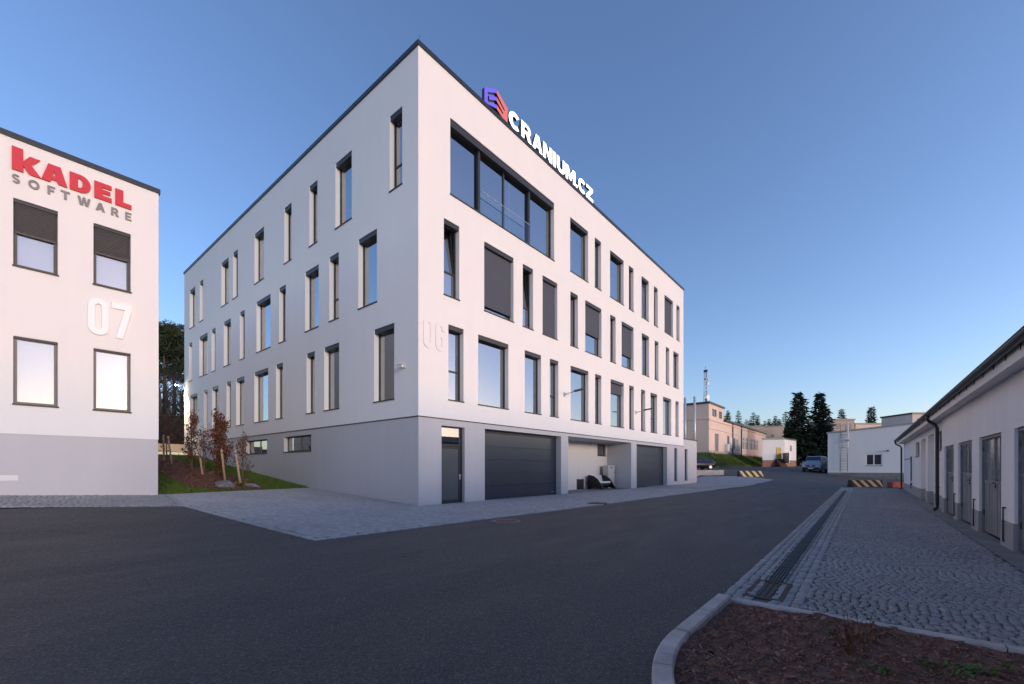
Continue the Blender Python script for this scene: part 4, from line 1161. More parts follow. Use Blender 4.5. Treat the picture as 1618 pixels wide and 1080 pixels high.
# ------------------------------------------------------------------ manholes, kerb line, barriers
def manhole(loc, rz, lab, pave):
    z = H(*loc)
    o = empty('manhole_cover', (*loc, z + .02), rz); tag(o, lab, 'manhole', 'rusty manhole covers')
    m = MB(); m.tube([(0, 0, -.06), (0, 0, .010)], .31, 32, smooth=False); m.build('lid', M['rust'], o)
    m = MB(); n = 32
    v = []
    for r_, zz in ((.315, -.05), (.315, .012), (.375, .012), (.385, -.05)): v += [(r_ * math.cos(2 * PI * k_ / n), r_ * math.sin(2 * PI * k_ / n), zz) for k_ in range(n)]
    m.raw(v, [(a * n + k_, a * n + (k_ + 1) % n, (a + 1) * n + (k_ + 1) % n, (a + 1) * n + k_) for a in range(3) for k_ in range(n)]); m.build('rim', M['iron'] if pave else M['concdark'], o)
    m = MB()
    for a in range(-3, 4):
        for b in range(-3, 4):
            if a * a + b * b < 11: m.box(a * .075 - .02, a * .075 + .02, b * .075 - .02, b * .075 + .02, .010, .015)
    m.build('tread', M['rust'], o)
manhole(mh1, .3, 'rusty round manhole cover at the edge of the asphalt below the first garage door', False)
manhole(mh2, .1, 'rusty round manhole cover in the cobbles in front of the recess', True)
kl = empty('edging_stones', (-5.9, 3.7, .35)); kl['kind'] = 'structure'
p0, p1 = Vector((-6.10, 1.98)), Vector((-5.66, 5.52))
for i in range(5):
    a = p0 + (p1 - p0) * (i / 5 + .003); b = p0 + (p1 - p0) * ((i + 1) / 5 - .003)
    m = MB(); za, zb = H(a.x, a.y), H(b.x, b.y)
    v = [(a.x - .06, a.y, za - .1), (a.x + .06, a.y, za - .1), (b.x + .06, b.y, zb - .1), (b.x - .06, b.y, zb - .1), (a.x - .06, a.y, za + .034), (a.x + .06, a.y, za + .034), (b.x + .06, b.y, zb + .034), (b.x - .06, b.y, zb + .034)]
    m.raw(v, [(0, 3, 2, 1), (4, 5, 6, 7), (0, 1, 5, 4), (1, 2, 6, 5), (2, 3, 7, 6), (3, 0, 4, 7)])
    q = m.build('edging_stone', M['concrete']); q.parent = kl; q.matrix_parent_inverse = Matrix.Translation(kl.location).inverted()

def barrier(x, y, rz, L_, hh, lab):
    z = H(x, y)
    o = empty('road_barrier', (x, y, z), rz); tag(o, lab, 'barrier', 'striped concrete barriers')
    m = MB(); pr = [(-.28, 0), (.28, 0), (.17, hh), (-.17, hh)]
    m.prism(pr, 0, L_, lambda p, z_, u: (u, p, z_)); m.build('barrier_block', M['barrierblack'], o)
    n = 4; sw = L_ / (n * 2 - .4)
    for i in range(n):
        u0 = .05 + i * 2 * sw - .1; u1 = u0 + sw; sh = -.45
        a0, a1, b0, b1 = [min(max(q, .02), L_ - .02) for q in (u0 - sh, u1 - sh, u0, u1)]
        m = MB()
        for s_ in (-1, 1):
            f0, f1 = s_ * .283, s_ * .174
            m.face([(a0, f0, .015), (a1, f0, .015), (b1, f1, hh - .01), (b0, f1, hh - .01)])
        m.face([(b0, -.165, hh + .004), (b1, -.165, hh + .004), (b1, .165, hh + .004), (b0, .165, hh + .004)])
        m.build('stripe', M['barrieryellow'], o, normals=False)
barrier(40.3, -1.05, math.atan2(-1.9, 1.6), 2.5, .62, 'striped black and yellow barrier by the end of the cobbled pavement')
barrier(32.3, -10.45, math.atan2(-1.8, 1.5), 2.32, .52, 'striped black and yellow barrier closing off the garage yard')
m = MB(); m.cbox(0, 2.1, -.25, .25, 0, .42, .03)
tag(m.build('red_block', M['redslab'], None, (34.0, -12.75, H(34, -12.75)), (0, 0, math.atan2(-1.8, 1.5))), 'flat red block lying beside the striped barrier at the garages', 'block')
a, b = Vector((38.5, 4.45)), Vector((43.45, 1.18)); dv = (b - a).normalized(); nv = Vector((-dv.y, dv.x))
m = MB(); m.cbox(0, (b - a).length, -.12, .12, -.3, .56, .02)
o = m.build('low_wall', M['concrete'], None, (a.x, a.y, .55), (0, 0, math.atan2(dv.y, dv.x))); tag(o, 'low pale concrete wall beyond the end of the office block', 'wall')

# ------------------------------------------------------------------ vehicles
def loft(m, secs, smooth=True):
    n = len(secs[0]); base = len(m.v)
    for s_ in secs: m.v += [tuple(p) for p in s_]
    for i in range(len(secs) - 1):
        for k_ in range(n):
            m.f.append((base + i * n + k_, base + i * n + (k_ + 1) % n, base + (i + 1) * n + (k_ + 1) % n, base + (i + 1) * n + k_)); m.sm.append(smooth)
    m.f.append(tuple(base + k_ for k_ in range(n))); m.sm.append(False)
    m.f.append(tuple(base + (len(secs) - 1) * n + k_ for k_ in range(n - 1, -1, -1))); m.sm.append(False)
def wheel(par, x, y, r, w):
    g = MB(); s_ = 1 if y > 0 else -1
    g.tube([(x, y - w / 2, r), (x, y - w / 2 + .03, r), (x, y + w / 2 - .03, r), (x, y + w / 2, r)], [r * .90, r, r, r * .90], 22)
    wh = g.build('wheel', M['tyre'], par)
    g = MB(); yo = y + s_ * (w / 2 + .004)
    g.tube([(x, yo, r), (x, yo + s_ * .006, r)], r * .62, 18); g.build('rim', M['galv'], wh)
def vehicle(name, loc, rz, lab, cat, L_, Wd, prof, glass_prof, paint, wr, wx, front):
    """prof: list of (x, z_bottom, z_shoulder, z_top, half_top); x forward"""
    o = empty(name, loc, rz); tag(o, lab, cat)
    m = MB(); secs = []
    hw = Wd / 2
    for x, zb, zs, zt, ht, sq in prof:
        h_ = hw * sq
        secs.append([(x, -h_ * .93, zb), (x, h_ * .93, zb), (x, h_, zb + .18), (x, h_, (zb + zs) / 2 + .05), (x, h_ * .975, zs), (x, ht + (h_ * .97 - ht) * .12, zt - .07), (x, ht * .86, zt), (x, -ht * .86, zt), (x, -ht - (h_ * .97 - ht) * .12, zt - .07), (x, -h_ * .975, zs), (x, -h_, (zb + zs) / 2 + .05), (x, -h_, zb + .18)])
    loft(m, secs); m.build('body', paint, o)
    for q in glass_prof:
        g = MB(); g.face(q[1]); g.build(q[0], M['carglass'], o, normals=False)
    for x in wx:
        for s_ in (-1, 1): wheel(o, x, s_ * (hw - .11), wr, .22)
    return o
# van, nose towards the camera
van_prof = [(2.42, .42, .62, .74, .60, .86), (2.36, .28, .80, .92, .74, .94), (2.15, .24, .92, 1.04, .78, .985), (1.55, .24, 1.04, 1.20, .80, 1), (1.35, .24, 1.06, 1.32, .79, 1), (.72, .24, 1.08, 1.84, .76, 1), (.45, .24, 1.09, 1.93, .76, 1), (-1.6, .24, 1.09, 1.95, .76, 1), (-2.30, .26, 1.09, 1.92, .75, .985), (-2.42, .36, 1.06, 1.80, .72, .95)]
def vside(s_, x0, x1, y_=.0): return [(x0, s_ * .942, 1.12), (x1, s_ * .942, 1.12), (x1 - .05, s_ * .818, 1.76), (x0 + .03, s_ * .818, 1.76)]
vg = [('windscreen', [(1.40, -.80, 1.26), (1.40, .80, 1.26), (.775, .70, 1.85), (.775, -.70, 1.85)])]
for s_ in (-1, 1): vg += [('side_window', vside(s_, -.35, .55)), ('side_window', vside(s_, -1.35, -.45)), ('side_window', vside(s_, -2.2, -1.45))]
van = vehicle('parked_van', (55.4, -6.3, H(53.2, -6)), R(174), 'silver grey van parked in front of the spruces', 'van', 4.9, 1.9, van_prof, vg, M['vanpaint'], .33, (1.55, -1.50), None)
m = MB(); m.box(1.37, 1.43, -.0, .0, 1.3, 1.3)
m = MB(); m.cbox(2.375, 2.47, -.84, .84, .30, .56, .03); m.build('bumper', M['black'], van)
m = MB(); m.cbox(2.36, 2.435, -.46, .46, .66, .82, .01); gr = m.build('grille', M['black'], van)
m = MB(); m.tube([(2.436, 0, .755), (2.452, 0, .755)], .075, 16); m.build('emblem', M['steel'], gr)
m = MB(); m.box(2.471, 2.48, -.26, .26, .40, .51); m.build('number_plate', M['plate'], van)
for s_ in (-1, 1):
    m = MB(); m.raw([(2.27, s_ * .50, .66), (2.20, s_ * .86, .68), (2.12, s_ * .885, .90), (2.24, s_ * .52, .88), (2.425, s_ * .50, .66), (2.33, s_ * .86, .68), (2.22, s_ * .88, .90), (2.35, s_ * .52, .88)], [(0, 1, 2, 3), (4, 5, 6, 7), (0, 1, 5, 4), (1, 2, 6, 5), (2, 3, 7, 6), (3, 0, 4, 7)]); m.build('headlight', M['lens'], van)
    m = MB(); m.cbox(.98, 1.10, s_ * 1.04 - .11, s_ * 1.04 + .11, 1.10, 1.34, .03); m.build('mirror', M['vanpaint'], van)
# dark hatchback, mostly behind the office block
car_prof = [(2.05, .34, .52, .66, .60, .84), (1.95, .22, .62, .76, .70, .95), (1.3, .20, .78, .90, .72, 1), (.95, .20, .86, .98, .70, 1), (.15, .20, .90, 1.40, .56, 1), (-.3, .20, .90, 1.45, .55, 1), (-1.2, .20, .90, 1.42, .54, 1), (-1.75, .22, .88, 1.10, .60, .985), (-1.98, .34, .80, .94, .62, .93)]
def cside(s_, pts): return [(x, s_ * y, z) for x, y, z in pts]
cg = [('windscreen', [(.90, -.66, 1.02), (.90, .66, 1.02), (.22, .52, 1.385), (.22, -.52, 1.385)]), ('rear_window', [(-1.73, -.56, 1.14), (-1.73, .56, 1.14), (-1.26, .50, 1.41), (-1.26, -.50, 1.41)])]
for s_ in (-1, 1): cg += [('side_window', cside(s_, [(-.35, .848, .93), (.72, .848, .93), (.10, .655, 1.35), (-.35, .635, 1.38)])), ('side_window', cside(s_, [(-1.45, .848, .93), (-.43, .848, .93), (-.43, .635, 1.38), (-1.15, .635, 1.36)]))]
car = vehicle('parked_car', (44.7, 4.45, H(44.7, 4.4)), R(140), 'dark hatchback car parked behind the low wall beyond the office block', 'car', 4.0, 1.7, car_prof, cg, M['carpaint'], .30, (1.28, -1.28), None)
m = MB()
for s_ in (-1, 1): m.cbox(-1.99, -1.86, s_ * .62 - .12, s_ * .62 + .12, .72, .92, .02)
for s_ in (-1, 1):
    m = MB(); m.cbox(-1.99, -1.84, s_ * .66 - .12, s_ * .66 + .12, .70, .90, .02); m.build('tail_light', M['red'], car)
    m = MB(); m.cbox(1.84, 2.0, s_ * .60 - .13, s_ * .60 + .13, .56, .68, .02); m.build('headlight', M['lens'], car)
m = MB(); m.cbox(-2.06, -1.90, -.76, .76, .30, .50, .03); m.build('bumper', M['carpaint'], car)
m = MB(); m.box(-2.067, -2.061, -.26, .26, .36, .47); m.build('number_plate', M['plate'], car)

# ------------------------------------------------------------------ far buildings
# apricot industrial building with tower end
PX, PY = 64.6, 8.57
pk = empty('apricot_building', (0, 0, 0)); tag(pk, 'long apricot industrial building with a taller flat roofed end and antenna mast', 'building')
PP = lambda a, p, z: (a, PY + p, z)
topw = [(66.4, 69.0, 9.85, 11.05), (70.5, 72.4, 9.85, 11.05)]
lw = [(75.9, 77.4, 5.0, 7.2), (80.0, 81.9, 5.1, 7.0), (82.3, 84.4, 5.1, 7.0), (87.0, 89.6, 5.1, 7.6), (90.0, 92.6, 5.1, 7.6), (93.9, 96.6, 5.2, 7.65), (97.1, 99.8, 5.2, 7.65), (100.3, 102.9, 5.2, 7.65)]
m = MB(); facade(m, PP, PX, 73.3, 3.0, 11.75, topw + [(68.0, 70.2, 3.7, 7.1)], depth=.2)
facade(m, PP, 73.3, 112, 3.0, 9.55, lw, depth=.2)
m.face([(PX, PY, 3), (PX, 24, 3), (PX, 24, 11.75), (PX, PY, 11.75)]); m.face([(73.3, PY, 9.0), (73.3, 24, 9.0), (73.3, 24, 11.75), (73.3, PY, 11.75)])
m.build('wall', M['pinkwall'], pk, normals=False)
m = MB(); m.box(PX - .25, 73.5, PY - .25, 24, 11.751, 12.0); m.box(73.5, 112, PY - .5, 24, 9.60, 9.85); m.build('roof', M['coping'], pk)
m = MB(); m.box(PX - .06, 112, PY - .14, PY - .005, 9.05, 9.25); m.box(PX - .06, 84, PY - .10, PY - .004, 7.7, 7.85); m.box(PX - .10, PX - .004, PY, 22, 9.2, 9.35); m.build('cornice', M['pinkwall'], pk)
m = MB(); m.box(PX - .05, 112, PY - .06, PY - .003, 3.0, 4.2); m.build('plinth', M['brownwall'], pk)
for i, (a, b, z0, z1) in enumerate(topw + lw):
    fr = MB(); w = b - a
    fm = M['whitepaint'] if i > 3 else M['doorframe']
    for q in ((a, a + .12, z0, z1), (b - .12, b, z0, z1), (a + .12, b - .12, z0, z0 + .12), (a + .12, b - .12, z1 - .12, z1), (a + w / 2 - .08, a + w / 2 + .08, z0 + .12, z1 - .12)): fr.box(q[0], q[1], PY + .10, PY + .18, q[2], q[3])
    if i > 4: fr.box(a + .12, a + w / 2 - .08, PY + .10, PY + .18, z1 - .8, z1 - .7); fr.box(a + w / 2 + .08, b - .12, PY + .10, PY + .18, z1 - .8, z1 - .7)
    wo = fr.build('window', fm, pk)
    g = MB(); g.face([(a + .1, PY + .16, z0 + .1), (b - .1, PY + .16, z0 + .1), (b - .1, PY + .16, z1 - .1), (a + .1, PY + .16, z1 - .1)]); g.build('pane', M['dusty'], wo)
m = MB(); m.box(68.05, 70.15, PY + .08, PY + .16, 3.6, 7.05); m.build('door', M['doorframe'], pk)
m = MB(); m.cbox(77.9, 79.7, PY - .05, PY - .002, 5.0, 7.0, .02); m.build('white_panel', M['whitepaint'], pk)
m = MB(); m.cbox(74.2, 75.4, PY - .55, PY - .05, 4.3, 5.6, .05); m.build('air_conditioner', M['farwhite'], pk)
m = MB(); m.tube([(79.4, PY - .12, 3.6), (79.4, PY - .12, 9.55)], .10, 8); m.tube([(86.3, PY - .12, 3.6), (86.3, PY - .12, 9.55)], .10, 8); m.build('downpipe', M['darkgray'], pk)
for y_ in (12.05, 10.55):
    m = MB(); m.tube([(63.9, y_, 2.2), (63.9, y_, 12.9)], .20, 14)
    fl = m.build('steel_flue', M['steel'], None); tag(fl, 'steel flue pipe standing at the end wall of the apricot building' + (', left one' if y_ > 11 else ', right one'), 'flue', 'steel flues')
m = MB()
for q in range(9): m.box(PX - .32, PX - .26, 9.2 + q * .9, 9.26 + q * .9, 2.9, 4.0)
m.box(PX - .33, PX - .25, 9.2, 17, 3.95, 4.03); 
mast = empty('antenna_mast', (67.2, 9.8, 12.0)); tag(mast, 'lattice antenna mast with round dishes on the apricot building roof', 'mast')
m = MB(); Hm = 5.4
for a in range(3):
    ca, sa = .30 * math.cos(a * 2.094), .30 * math.sin(a * 2.094)
    m.tube([(ca, sa, 0), (ca * .7, sa * .7, Hm)], .035, 6)
for i in range(9):
    z0, z1 = i * .6, (i + 1) * .6
    for a in range(3):
        r0 = .30 * (1 - .3 * z0 / Hm); c0 = (r0 * math.cos(a * 2.094), r0 * math.sin(a * 2.094), z0); c1 = (r0 * math.cos((a + 1) * 2.094), r0 * math.sin((a + 1) * 2.094), z1)
        m.tube([c0, c1], .02, 5)
m.tube([(0, 0, Hm), (0, 0, Hm + .9)], .04, 6)
m.build('lattice', M['galv'], mast)
def dish(z, r_, az, y_off):
    m = MB(); n = 16; d = Vector((math.cos(az), math.sin(az), 0)); u = Vector((-d.y, d.x, 0)); w = Vector((0, 0, 1)); c0 = d * .35 + Vector((0, 0, z)) + u * y_off
    v = [tuple(c0 - d * .12)]
    for rr, dd in ((.6, .04), (1, .0)): v += [tuple(c0 + d * (-dd if rr < 1 else .06) + (u * math.cos(2 * PI * k_ / n) + w * math.sin(2 * PI * k_ / n)) * r_ * rr) for k_ in range(n)]
    F = [(0, 1 + k_, 1 + (k_ + 1) % n) for k_ in range(n)] + [(1 + k_, 1 + n + k_, 1 + n + (k_ + 1) % n, 1 + (k_ + 1) % n) for k_ in range(n)]
    v.append(tuple(c0 + d * .02)); e = len(v) - 1
    F += [(e, 1 + n + k_, 1 + n + (k_ + 1) % n) for k_ in range(n)]
    m.raw(v, F); m.build('dish', M['whitepaint'], mast)
dish(1.1, .48, R(-110), .1); dish(4.1, .30, R(-80), .2); dish(4.0, .32, R(190), 0); dish(3.4, .22, R(-100), .2)
m = MB(); m.cbox(-.45, .45, -.1, .1, 3.95, 4.2, .03); m.cbox(-.12, .12, -.3, .3, 5.3, 5.7, .02); m.cbox(.05, .3, -.1, .1, .2, .9, .02); m.build('antenna_panel', M['darkgray'], mast)

# annex with the yellow door
ax_ = empty('white_annex', (0, 0, 0)); tag(ax_, 'small white annex with yellow door up brown steps', 'building')
A0, A1, A2 = Vector((74.6, 2.75)), Vector((77.0, -.12)), Vector((83.2, 3.5))
def quadwall(m, p, q, z0, z1): m.face([(p.x, p.y, z0), (q.x, q.y, z0), (q.x, q.y, z1), (p.x, p.y, z1)])
e1 = (A1 - A0).normalized(); n1 = Vector((e1.y * -1, e1.x)); 
A2 = Vector((78.3, -1.62)) ; back = Vector((.72, .69))
m = MB(); poly = [A0, A1, Vector((83.0, -1.07)), Vector((84.8, 4.3))]
m.prism([(p.x, p.y) for p in poly], 2.7, 6.2, lambda a, b, h: (a, b, h)); m.build('wall', M['farwhite'], ax_)
m = MB(); pc = sum((p for p in poly), Vector((0, 0))) / 4
m.prism([tuple(pc + (p - pc) * 1.04) for p in poly], 6.2, 6.42, lambda a, b, h: (a, b, h)); m.build('roof', M['coping'], ax_)
m = MB(); m.prism([tuple(pc + (p - pc) * 1.003) for p in poly], .8, 2.7, lambda a, b, h: (a, b, h)); m.build('plinth', M['brick'], ax_)
def onA(u, off=0): p = A0 + e1 * u; nn = Vector((-e1.y, e1.x)); nn = -nn if nn.x > 0 else nn; return p + nn * off
def abox(name, u0, u1, o0, o1, z0, z1, mt):
    m = MB(); c = [onA(u0, o0), onA(u1, o0), onA(u1, o1), onA(u0, o1)]
    m.prism([(p.x, p.y) for p in c], z0, z1, lambda a, b, h: (a, b, h)); return m.build(name, mt, ax_)
abox('door', 2.33, 3.15, .005, .06, 2.95, 4.85, M['yellow'])
for i in range(6): abox('step', 2.15, 3.3, .03, 1.9 - i * .3, 1.1 + i * .3, 1.4 + i * .3, M['brownwood'])
abox('handrail', 3.32, 3.38, .1, 1.9, 2.2, 3.9, M['galv'])
m = MB(); wd = Vector((83.0, -1.07)) - A1; wv = A1 + wd * .45; w2 = A1 + wd * .58; off = Vector((-.01, -.06))
quadwall(m, wv + off, w2 + off, 4.3, 5.3); m.build('window', M['dusty'], ax_, normals=False)

# white hall with the ladder
wh = empty('white_hall', (0, 0, 0)); tag(wh, 'plain white hall with sloping roof edge and one window, behind the garage yard', 'building')
WX = 52.15
y0_, y1_ = -7.75, -17.0
def ztop(y): return 5.28 + (y0_ - y) * .088
m = MB()
wy0, wy1, wz0, wz1 = -12.50, -11.13, 1.62, 2.86
ys = [y1_, wy0, wy1, y0_]; 
for i in range(3):
    ya, yb = ys[i], ys[i + 1]
    if i == 1:
        m.face([(WX, ya, 0), (WX, yb, 0), (WX, yb, wz0), (WX, ya, wz0)]); m.face([(WX, ya, wz1), (WX, yb, wz1), (WX, yb, ztop(yb)), (WX, ya, ztop(ya))])
        for q in (ya, yb): m.face([(WX, q, wz0), (WX + .12, q, wz0), (WX + .12, q, wz1), (WX, q, wz1)])
        for q in (wz0, wz1): m.face([(WX, ya, q), (WX + .12, ya, q), (WX + .12, yb, q), (WX, yb, q)])
    else: m.face([(WX, ya, 0), (WX, yb, 0), (WX, yb, ztop(yb)), (WX, ya, ztop(ya))])
m.face([(WX, y0_, 0), (68, y0_, 0), (68, y0_, ztop(y0_)), (WX, y0_, ztop(y0_))])
m.build('wall', M['farwhite'], wh, normals=False)
m = MB(); m.raw([(WX - .12, y0_ + .12, ztop(y0_)), (WX - .12, y1_, ztop(y1_)), (68, y1_, ztop(y1_)), (68, y0_ + .12, ztop(y0_)), (WX - .12, y0_ + .12, ztop(y0_) + .14), (WX - .12, y1_, ztop(y1_) + .14), (68, y1_, ztop(y1_) + .14), (68, y0_ + .12, ztop(y0_) + .14)], [(0, 1, 2, 3), (4, 7, 6, 5), (0, 4, 5, 1), (1, 5, 6, 2), (2, 6, 7, 3), (3, 7, 4, 0)]); m.build('roof', M['galv'], wh)
m = MB()
for q in ((wy0, wy0 + .09, wz0, wz1), (wy1 - .09, wy1, wz0, wz1), (wy0 + .09, wy1 - .09, wz0, wz0 + .09), (wy0 + .09, wy1 - .09, wz1 - .09, wz1), (-11.86, -11.76, wz0 + .09, wz1 - .09)): m.box(WX + .05, WX + .11, *q)
wo = m.build('window', M['whitepaint'], wh)
for a, b in ((wy0 + .09, -11.86), (-11.76, wy1 - .09)):
    m = MB(); m.face([(WX + .09, a, wz0 + .09), (WX + .09, b, wz0 + .09), (WX + .09, b, wz1 - .09), (WX + .09, a, wz1 - .09)]); m.build('pane', M['darkpane'], wo, normals=False)
m = MB(); m.box(WX - .06, WX + .05, wy0 - .05, wy1 + .05, wz0 - .05, wz0 - .003); m.build('sill', M['darkgray'], wo)
m = MB(); m.box(WX - .05, WX - .003, y1_, y0_, .1, 1.0 - .15); 
m = MB(); m.box(WX - .08, WX - .004, y1_, y0_, 0, .82); m.build('plinth', M['concdark'], wh)
m = MB(); m.cbox(WX - .25, WX - .02, -13.05, -12.85, 3.1, 3.25, .02); m.build('wall_lamp', M['darkgray'], wh)
m = MB(); m.cbox(WX - .45, WX - .02, -9.75, -9.6, 4.35, 4.5, .02); m.build('floodlight', M['galv'], wh)
ldr = empty('roof_ladder', (WX - .22, -9.22, 0)); tag(ldr, 'caged metal ladder fixed to the white hall', 'ladder')
for y_ in (-.32, .32):
    m = MB(); m.tube([(0, y_, .95), (0, y_, 6.4)], .03, 6); m.build('rail', M['galv'], ldr)
for i in range(17):
    m = MB() if i == 0 else m; m.tube([(0, -.32, 1.2 + i * .3), (0, .32, 1.2 + i * .3)], .016, 5)
m.build('rungs', M['galv'], ldr)
for z in (2.2, 3.6, 5.0, 6.1):
    m = MB(); m.tube([(-.75 * math.sin(R(a)), -.36 * math.cos(R(a)), z) for a in range(0, 181, 20)], .025, 5); m.build('hoop', M['galv'], ldr)
m = MB(); m.cbox(-.04, .05, -.42, -.30, 3.6, 6.45, .02); m.build('white_duct', M['whitepaint'], ldr)

def block(name, lab, x, y, rz, L_, Wd, z0, z1, mt, wins=(), roofm='coping'):
    o = empty(name, (x, y, 0), rz); tag(o, lab, 'building')
    m = MB(); m.box(0, L_, 0, Wd, z0, z1); m.build('wall', M[mt], o)
    m = MB(); m.box(-.15, L_ + .15, -.15, Wd + .15, z1 + .001, z1 + .25); m.build('roof', M[roofm], o)
    for a, b, c, d in wins:
        m = MB(); m.box(a, b, -.05, -.004, c, d); m.build('window', M['darkpane'], o)
    return o
VR = R(39.737 - 90)
block('grey_house', 'boxy grey building rising behind the left end of the white hall', 108.2, -4.9, VR, 4.6, 8, 2, 11.8, 'brownwall', ((.6, 1.3, 9.9, 10.9), (2.6, 3.9, 9.6, 11.0)))
block('flat_house', 'long low pale building just showing above the white hall roof', 111.5, -8.6, VR, 6.5, 8, 2, 10.9, 'pinkwall')
block('tan_building', 'tan building behind the apricot building', 119.6, 14.0, VR, 9.5, 12, 2, 12.3, 'brownwall', ((1, 1.6, 10.5, 11.2), (6.2, 6.8, 9.6, 10.3)))
block('orange_house', 'small orange tinted building above the far end of the garage roof', 87.6, -16.6, VR, 5.5, 6, 2, 10.2, 'pinkwall', ((.8, 1.6, 8.6, 9.5), (2.6, 3.6, 8.6, 9.5)))

# ------------------------------------------------------------------ vegetation
def leaf_mesh(name, pts, size, mat, seed, aspect=.55, dirs=None):
    g = np.random.default_rng(seed); pts = np.asarray(pts, float); n = len(pts)
    s = size * g.lognormal(0, .3, n)
    d = g.normal(0, 1, (n, 3)) if dirs is None else np.asarray(dirs) + g.normal(0, .25, (n, 3))
    d /= np.linalg.norm(d, axis=1)[:, None]
    u = np.cross(d, g.normal(0, 1, (n, 3))); u /= np.linalg.norm(u, axis=1)[:, None] + 1e-9
    nn = np.cross(d, u)
    a = pts; b = pts + d * (s * .5)[:, None] + u * (s * aspect * .5)[:, None] + nn * (s * .08)[:, None]
    c = pts + d * s[:, None]; e = pts + d * (s * .5)[:, None] - u * (s * aspect * .5)[:, None] + nn * (s * .08)[:, None]
    V = np.stack([a, b, c, e], 1).reshape(-1, 3); F = np.arange(4 * n).reshape(-1, 4)
    return np_mesh(name, V, F, mat, 4)

# grass blades on the lawn
def grass(name, polys, n, hgt, seed, parent=None, holes=(), off=.01):
    g = np.random.default_rng(seed); X = []; Y = []
    xs = [p[0] for p in polys]; ys = [p[1] for p in polys]
    X = g.uniform(min(xs), max(xs), n * 2); Y = g.uniform(min(ys), max(ys), n * 2)
    k = inpoly(X, Y, polys)
    for h_ in holes: k &= ~inpoly(X, Y, h_)
    X, Y = X[k][:n], Y[k][:n]; n = len(X)
    Z = hfun(X, Y) + off; h = hgt * g.lognormal(0, .35, n); a = g.uniform(0, 2 * PI, n); w = h * .14 + .002
    lean = g.normal(0, .45, (n, 2)) * h[:, None]
    V = np.stack([np.stack([X - np.cos(a) * w, Y - np.sin(a) * w, Z], -1), np.stack([X + np.cos(a) * w, Y + np.sin(a) * w, Z], -1), np.stack([X + lean[:, 0], Y + lean[:, 1], Z + h], -1)], 1).reshape(-1, 3)
    o = mkobj(name, np_mesh(name, V, np.arange(3 * n).reshape(-1, 3), M['blade'], 3), parent); o['kind'] = 'stuff'
    return o
tag(grass('grass', [(-5.62, 5.62), (-.28, 7.70), (0, 7.9), (0, 24), (-5.9, 24), (-5.9, 5.5)], 60000, .05, 31, None, [MULCH]), 'short green grass of the lawn between the two office buildings', 'grass')
tag(grass('bank_grass_blades', [(58, 4.4), (105, 4.4), (105, 8.3), (55, 8.3)], 26000, .16, 32, None, (), .02), 'rough grass on the bank below the apricot building', 'grass')

def sapling(x, y, hgt, wid, nleaf, seed, lab, base=.45):
    rr = random.Random(seed); z = H(x, y) + .03
    o = empty('beech_sapling', (x, y, z)); tag(o, lab, 'tree', 'young copper beeches')
    m = MB(); lean = rr.uniform(-.06, .06)
    m.tube([(0, 0, -.1), (lean * .3, 0, hgt * .3), (lean, .03, hgt * .65), (lean * 1.2, .02, hgt)], [.035, .028, .016, .004], 8); m.build('trunk', M['palebark'], o)
    b = MB(); pts = []
    nb = 26 if nleaf > 500 else 14
    for i in range(nb):
        z0 = base + (hgt * .8 - base) * i / nb; a = rr.uniform(0, 2 * PI); ln = wid * (1.15 - .55 * i / nb) * rr.uniform(.7, 1.2)
        tip = (math.cos(a) * ln * .8, math.sin(a) * ln * .8, z0 + ln * rr.uniform(1.0, 1.9))
        mid = (math.cos(a) * ln * .5, math.sin(a) * ln * .5, z0 + ln * .55)
        b.tube([(lean * z0 / hgt, 0, z0), mid, tip], [.010, .007, .003], 5, False)
        for k_ in range(int(nleaf / nb)):
            q = rr.random() ** .7; 
            if q < .5: c = [p * q * 2 for p in mid[:2]] + [z0 + (mid[2] - z0) * q * 2]
            else: c = [mid[j] + (tip[j] - mid[j]) * (q * 2 - 1) for j in range(3)]
            pts.append([c[0] + rr.gauss(0, .07), c[1] + rr.gauss(0, .07), c[2] + rr.gauss(0, .09)])
    b.build('branches', M['palebark'], o)
    dirs = np.array([[p[0] * .5, p[1] * .5, -.5] for p in pts])
    mkobj('crown', leaf_mesh('crown', pts, .075, M['beech'], seed, .62, dirs), o)
sapling(-2.75, 10.6, 3.35, .55, 3600, 41, 'largest copper beech sapling, bushy with brown leaves, in front of the office block', .25)
sapling(-2.30, 9.1, 2.5, .38, 420, 42, 'low sparse copper beech sapling at the front of the mulch bed', .35)
sapling(-2.85, 14.1, 3.5, .38, 1200, 43, 'second copper beech sapling with thinner brown leaves behind the bushy one', .5)
sapling(-2.60, 13.2, 2.5, .45, 420, 44, 'thin beech sapling between the bushy one and the office wall', .4)
sapling(-2.70, 19.6, 3.2, .38, 330, 45, 'farthest beech sapling nearly hidden by the left building', .5)
def stake(x, y, tx, ty, L_, lab):
    z = H(x, y); o = empty('tree_stake', (x, y, z)); tag(o, lab, 'stake', 'wooden tree stakes')
    m = MB(); m.tube([(0, 0, -.1), (tx, ty, L_ - .04), (tx * 1.02, ty * 1.02, L_)], [.045, .045, .035], 10); m.build('pole', M['wood'], o)
    m = MB(); m.tube([(tx * .88, ty * .88, L_ * .88), (tx * .9, ty * .9, L_ * .90)], .052, 10); m.build('tie', M['black'], o)
stake(-2.70, 9.9, -.12, .10, 1.45, 'leaning pine stake left of the front pair at the bushy sapling')
stake(-2.57, 8.45, -.05, .52, 1.55, 'front leaning pine stake beside the right hand rock')
stake(-2.53, 15.3, -.18, .1, 1.60, 'left stake of the middle pair at the second sapling')
stake(-2.73, 12.9, -.10, .38, 1.70, 'right stake of the middle pair at the second sapling')
stake(-2.66, 20.4, -.02, .05, 1.55, 'leftmost stake close to the corner of the left building')
